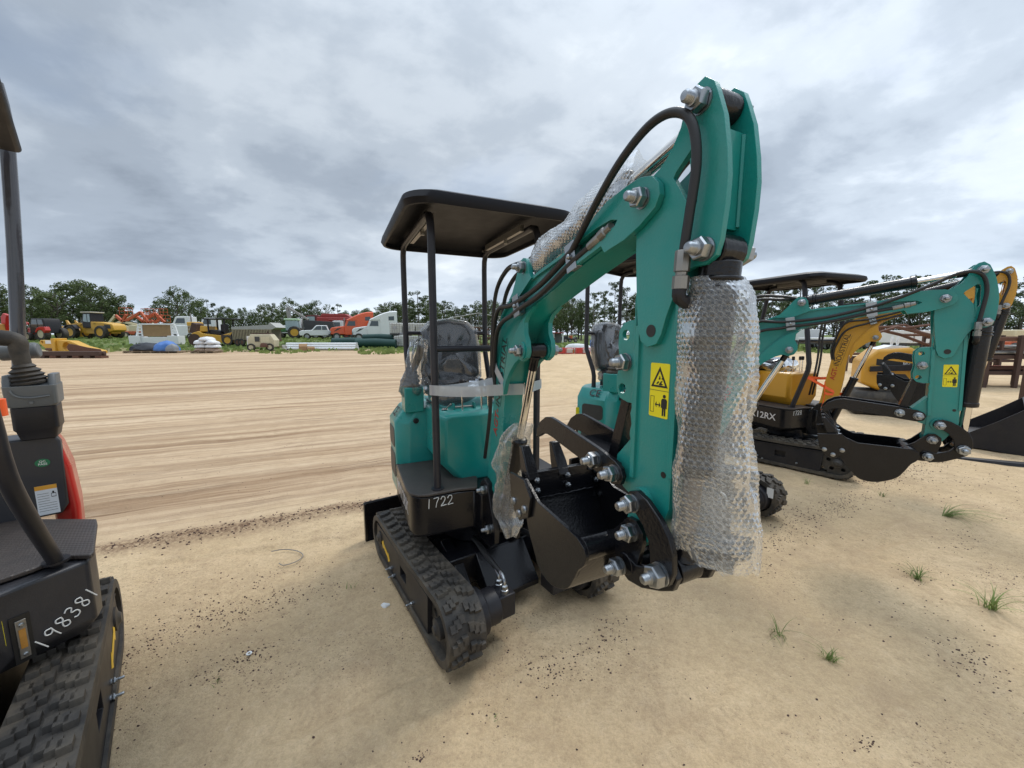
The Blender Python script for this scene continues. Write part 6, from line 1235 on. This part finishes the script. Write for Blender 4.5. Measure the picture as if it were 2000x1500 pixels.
TOPS = [(-260, 560), (-200, 552), (-140, 548), (-90, 555), (-40, 550), (0, 548), (20, 556), (45, 575), (70, 549), (95, 556), (115, 562), (135, 545), (160, 541), (185, 541), (205, 552), (225, 580), (240, 564), (262, 600), (285, 604), (305, 596), (325, 574), (350, 558), (372, 562), (395, 578), (412, 578), (440, 594), (452, 592), (478, 597), (500, 604), (515, 588), (535, 584), (555, 592), (573, 577), (590, 588), (605, 586), (622, 582), (640, 600), (662, 588), (680, 604), (695, 598), (715, 600), (735, 606), (752, 592), (775, 588), (800, 586), (818, 572), (842, 586), (868, 584), (890, 594), (910, 592), (930, 592), (955, 587), (985, 592), (1015, 590), (1045, 596), (1075, 588), (1095, 590), (1115, 578), (1135, 584), (1160, 572), (1180, 566), (1200, 556), (1222, 566), (1245, 570), (1275, 560), (1310, 566), (1345, 560), (1380, 556), (1420, 560), (1450, 562), (1472, 562), (1500, 556), (1525, 562), (1552, 548), (1580, 556), (1602, 552), (1632, 548), (1660, 560), (1690, 548), (1718, 541), (1742, 552), (1768, 538), (1792, 548), (1820, 556), (1850, 548), (1885, 545), (1920, 552), (1955, 548), (1990, 544), (2025, 552), (2070, 545), (2120, 550), (2180, 545), (2250, 550)]
for u, v in TOPS:
    if u > 1440 or (1150 < u < 1260): pi = random.choice((6, 7, 8, 9, 6, 7, 2))
    elif u < 260: pi = random.choice((3, 3, 2, 3, 2, 0, 4))
    else: pi = random.choice((0, 2, 3, 3, 2, 3, 8, 1))
    plant(u, v + (8 if u < 700 else 2) + rnd(-5, 4), pi, rnd(76, 90), rnd(.85, 1.15))
for i in range(84):                                                  # second row and the low growth that closes the gaps
    u = -240 + i * 30 + rnd(-12, 12); v = (612 if 230 < u < 700 else 597 if u < 1050 else 588) + rnd(-10, 12)
    plant(u, v, random.choice((4, 5, 4, 5, 1, 0)), rnd(92, 104), rnd(1.1, 1.5))
# ---------------------------------------------------------------- gravel, grass, litter
def scatter_gravel():
    b = MB(); rng = random.Random(11)
    def stone(x, y, s):
        z = ground_h(x, y); o = len(b.v); a = rng.uniform(0, 6.28); k = rng.uniform(.5, .9)
        for i in range(5):
            t = a + i * 1.257; q = s * rng.uniform(.7, 1.15); b.v.append((x + math.cos(t) * q, y + math.sin(t) * q * k, z - .001))
        for i in range(5):
            t = a + i * 1.257 + .3; q = s * rng.uniform(.35, .7); b.v.append((x + math.cos(t) * q, y + math.sin(t) * q * k, z + s * rng.uniform(.35, .75)))
        b.f.append(tuple(range(o + 5, o + 10)))
        for i in range(5): j = (i + 1) % 5; b.f.append((o + i, o + j, o + 5 + j, o + 5 + i))
    # (centre px, spread along / across in metres, count)
    for u, v, sx, sy, n in ((490, 1180, .26, .07, 330), (410, 1220, .3, .10, 190), (330, 1245, .22, .10, 110), (440, 1140, .35, .07, 80), (560, 1115, .3, .07, 60), (480, 1290, .08, .045, 150), (262, 1285, .12, .12, 120), (245, 1390, .07, .08, 40), (1060, 1310, .07, .06, 110), (1200, 1235, .12, .07, 130), (1150, 1290, .07, .06, 60), (1570, 1010, .4, .09, 420), (1520, 1060, .25, .07, 220), (1640, 985, .25, .07, 190), (1720, 930, .4, .12, 380), (1800, 905, .5, .16, 300), (1480, 1105, .1, .045, 80), (1930, 960, .7, .35, 260), (1800, 1130, .15, .06, 70), (1880, 1060, .2, .06, 50), (1960, 1130, .14, .08, 60), (1890, 1285, .09, .07, 130), (1850, 1200, .2, .12, 40), (1690, 1450, .025, .015, 26), (960, 1400, .06, .03, 26), (830, 1475, .04, .015, 26), (1660, 1455, .03, .01, 10), (500, 1200, .8, .35, 90), (1500, 1200, .8, .5, 60), (1000, 1420, .4, .2, 26), (1800, 1350, .4, .2, 30), (350, 1420, .25, .15, 20)):
        c = gp(u, v)
        for _ in range(n):
            a, q = rng.gauss(0, sx), rng.gauss(0, sy); p = c + SD * a + SN * q
            stone(p.x, p.y, rng.choice((.0018, .0022, .0028, .003, .0035, .004, .005, .0065)) * (1 + .12 * max(0, c.y - 1.5)))
    for _ in range(1500):                                           # litter along the scraped ridge
        a = rng.uniform(-6.5, 2.0); q = rng.gauss(RIDGE - .01, .075); p = SD * a + SN * q; stone(p.x, p.y, rng.choice((.004, .006, .008, .011)))
    for _ in range(900):
        a, q = rng.uniform(-5, 6), rng.uniform(.5, 6); stone(*(SD * a + SN * q)[:2], rng.choice((.003, .004, .006)))
    m = mat('dark_iron_gravel', (.085, .045, .036), .8, var=.6, scale=25)
    tag(b.build('gravel', m, None, smooth=0, fix=False), kind='stuff')
scatter_gravel()
BLADE = leaf_mat('grass_blades', (.10, .15, .04), (.27, .34, .11))
def tuft(u, v, n, L, seed, label, flat=.5, one=0):
    p = gp(u, v); p.z = ground_h(p.x, p.y); rng = random.Random(seed); root = empty('grass_tuft', MX.Translation(p), label, 'grass tuft', 'grass tufts in the sand'); b = MB()
    for i in range(n):
        a = rng.uniform(0, 6.28) if not one else one + rng.gauss(0, .6); l = L * rng.uniform(.5, 1.45); d = V((math.cos(a), math.sin(a), 0)); w = d.cross(V((0, 0, 1))) * rng.uniform(.0014, .0028); bend = rng.uniform(.25, 1.1) * flat
        o = len(b.v); q0 = V((rng.gauss(0, .012), rng.gauss(0, .012), -.004))
        for k in range(6):
            t = k / 5; q = q0 + d * l * (bend * t + .5 * bend * t * t) + V((0, 0, l * (t - (.35 + .4 * bend) * t * t))); ww = w * (1 - t * .93) * (1.3 if k else .8); b.v += [tuple(q - ww), tuple(q + V((0, 0, .0008)) + ww * 0), tuple(q + ww)]
        for k in range(5): b.f += [(o + 3 * k, o + 3 * k + 1, o + 3 * k + 4, o + 3 * k + 3), (o + 3 * k + 1, o + 3 * k + 2, o + 3 * k + 5, o + 3 * k + 4)]
    b.build('blades', BLADE, root, fix=False, smooth=180)
tuft(1520, 1235, 16, .13, 3, 'loose grass tuft with long bent blades, nearest to the bubble wrap', .7)
tuft(1618, 1285, 34, .085, 4, 'small dense grass tuft below the loose one, right of centre', .55)
tuft(1790, 1128, 40, .10, 5, 'green grass tuft in the middle of the right hand sand', .6)
tuft(1935, 1190, 52, .16, 6, 'largest grass tuft near the right edge', .65)
tuft(1845, 1008, 46, .17, 7, 'flattened grass tuft farther back on the right', 1.3, 5.9)
tuft(1575, 945, 12, .10, 8, 'faint thin grass tuft beside the track of the yellow excavator')
tuft(1725, 970, 14, .09, 9, 'sparse grass tuft in the gravel behind the nearer tufts')
tuft(422, 1335, 5, .05, 10, 'tiny grass sprig in the sand left of the nearest excavator')
tuft(683, 1150, 5, .05, 12, 'tiny grass sprig beside the track of the nearest excavator')
tuft(965, 1405, 7, .02, 14, 'tiny green seedling in the sand in front of the nearest track')
def far_grass():
    b = MB(); rng = random.Random(5)
    for _ in range(9000):
        y = 28 + 30 * rng.random() ** 1.6; x = rng.uniform(-1.45, 1.5) * y
        if y < 30 + 3 * NZ.noise(V((x * .25, y * .2, 0))): continue
        g = ground_h(x, y); s = rng.uniform(.05, .2); o = len(b.v); a = rng.uniform(0, 3.14); d = V((math.cos(a), math.sin(a), 0)) * s * .8; q = V((x, y, g))
        b.v += [tuple(q - d), tuple(q + d), tuple(q + d * 1.2 + V((0, 0, s))), tuple(q + V((0, 0, s * 1.4))), tuple(q - d * 1.2 + V((0, 0, s * .8)))]; b.f.append((o, o + 1, o + 2, o + 3, o + 4))
    tag(b.build('grass', BLADE, None, fix=False, smooth=0), kind='stuff')
far_grass()
p = gp(752, 1184); b = MB(); N = 9; rng = random.Random(2)
b.loft([[V((.022 * math.cos(a) * (1 + .35 * math.sin(3 * a)) * k, .016 * math.sin(a) * k, z + rng.uniform(-.002, .002))) for a in (2 * math.pi * i / 14 for i in range(14))] for k, z in ((1, 0), (.9, .008), (.55, .014), (.2, .011))])
tag(b.build('paper_scrap', WPAINT, None, M=MX.Translation((p.x, p.y, ground_h(p.x, p.y)))), 'crumpled white paper scrap on the sand beside the nearest track', 'paper scrap')
p = gp(487, 1281); tag(MB().lathe([(.006, 0), (.012, 0), (.012, .003), (.006, .003), (.006, 0)], (0, 0, 0), (0, 0, 1), 20, cap=False).build('washer', WPAINT, None, M=MX.Translation((p.x, p.y, ground_h(p.x, p.y) + .006))), 'small white washer ring lying in the dark gravel', 'washer')
b = MB(); b.tube([gp(u, v, .012) for u, v in ((530, 1077), (555, 1073), (580, 1076), (592, 1085), (580, 1096), (555, 1104), (545, 1100))], .003, 5, 6)
tag(b.build('wire_loop', DUL, None), 'thin loop of wire lying on the sand behind the gravel', 'wire')

bpy.context.view_layer.update()
ok, loc, nor, _, _, _ = SC.ray_cast(bpy.context.evaluated_depsgraph_get(), CAM, ray(1506, 962).normalized())
if ok and (loc - CAM).length < 6:
    b = MB(); b.prism(rrect(-.024, .024, -.04, .04, .004), .004, .0048, 'z'); b.prism(rrect(-.018, .018, -.034, -.012, .001), .0048, .0052, 'z')
    tag(b.build('paper_tag', WPAINT, None, M=face(loc, V((1, .3, 0)), V((-.3, 0, 1)) ) if abs(nor.z) > .99 else face(loc + nor * .012, nor.cross(V((0, 0, 1))) * -1, V((0, 0, 1)))), 'white paper tag stuck on the track end right of the large bubble wrap', 'paper tag')
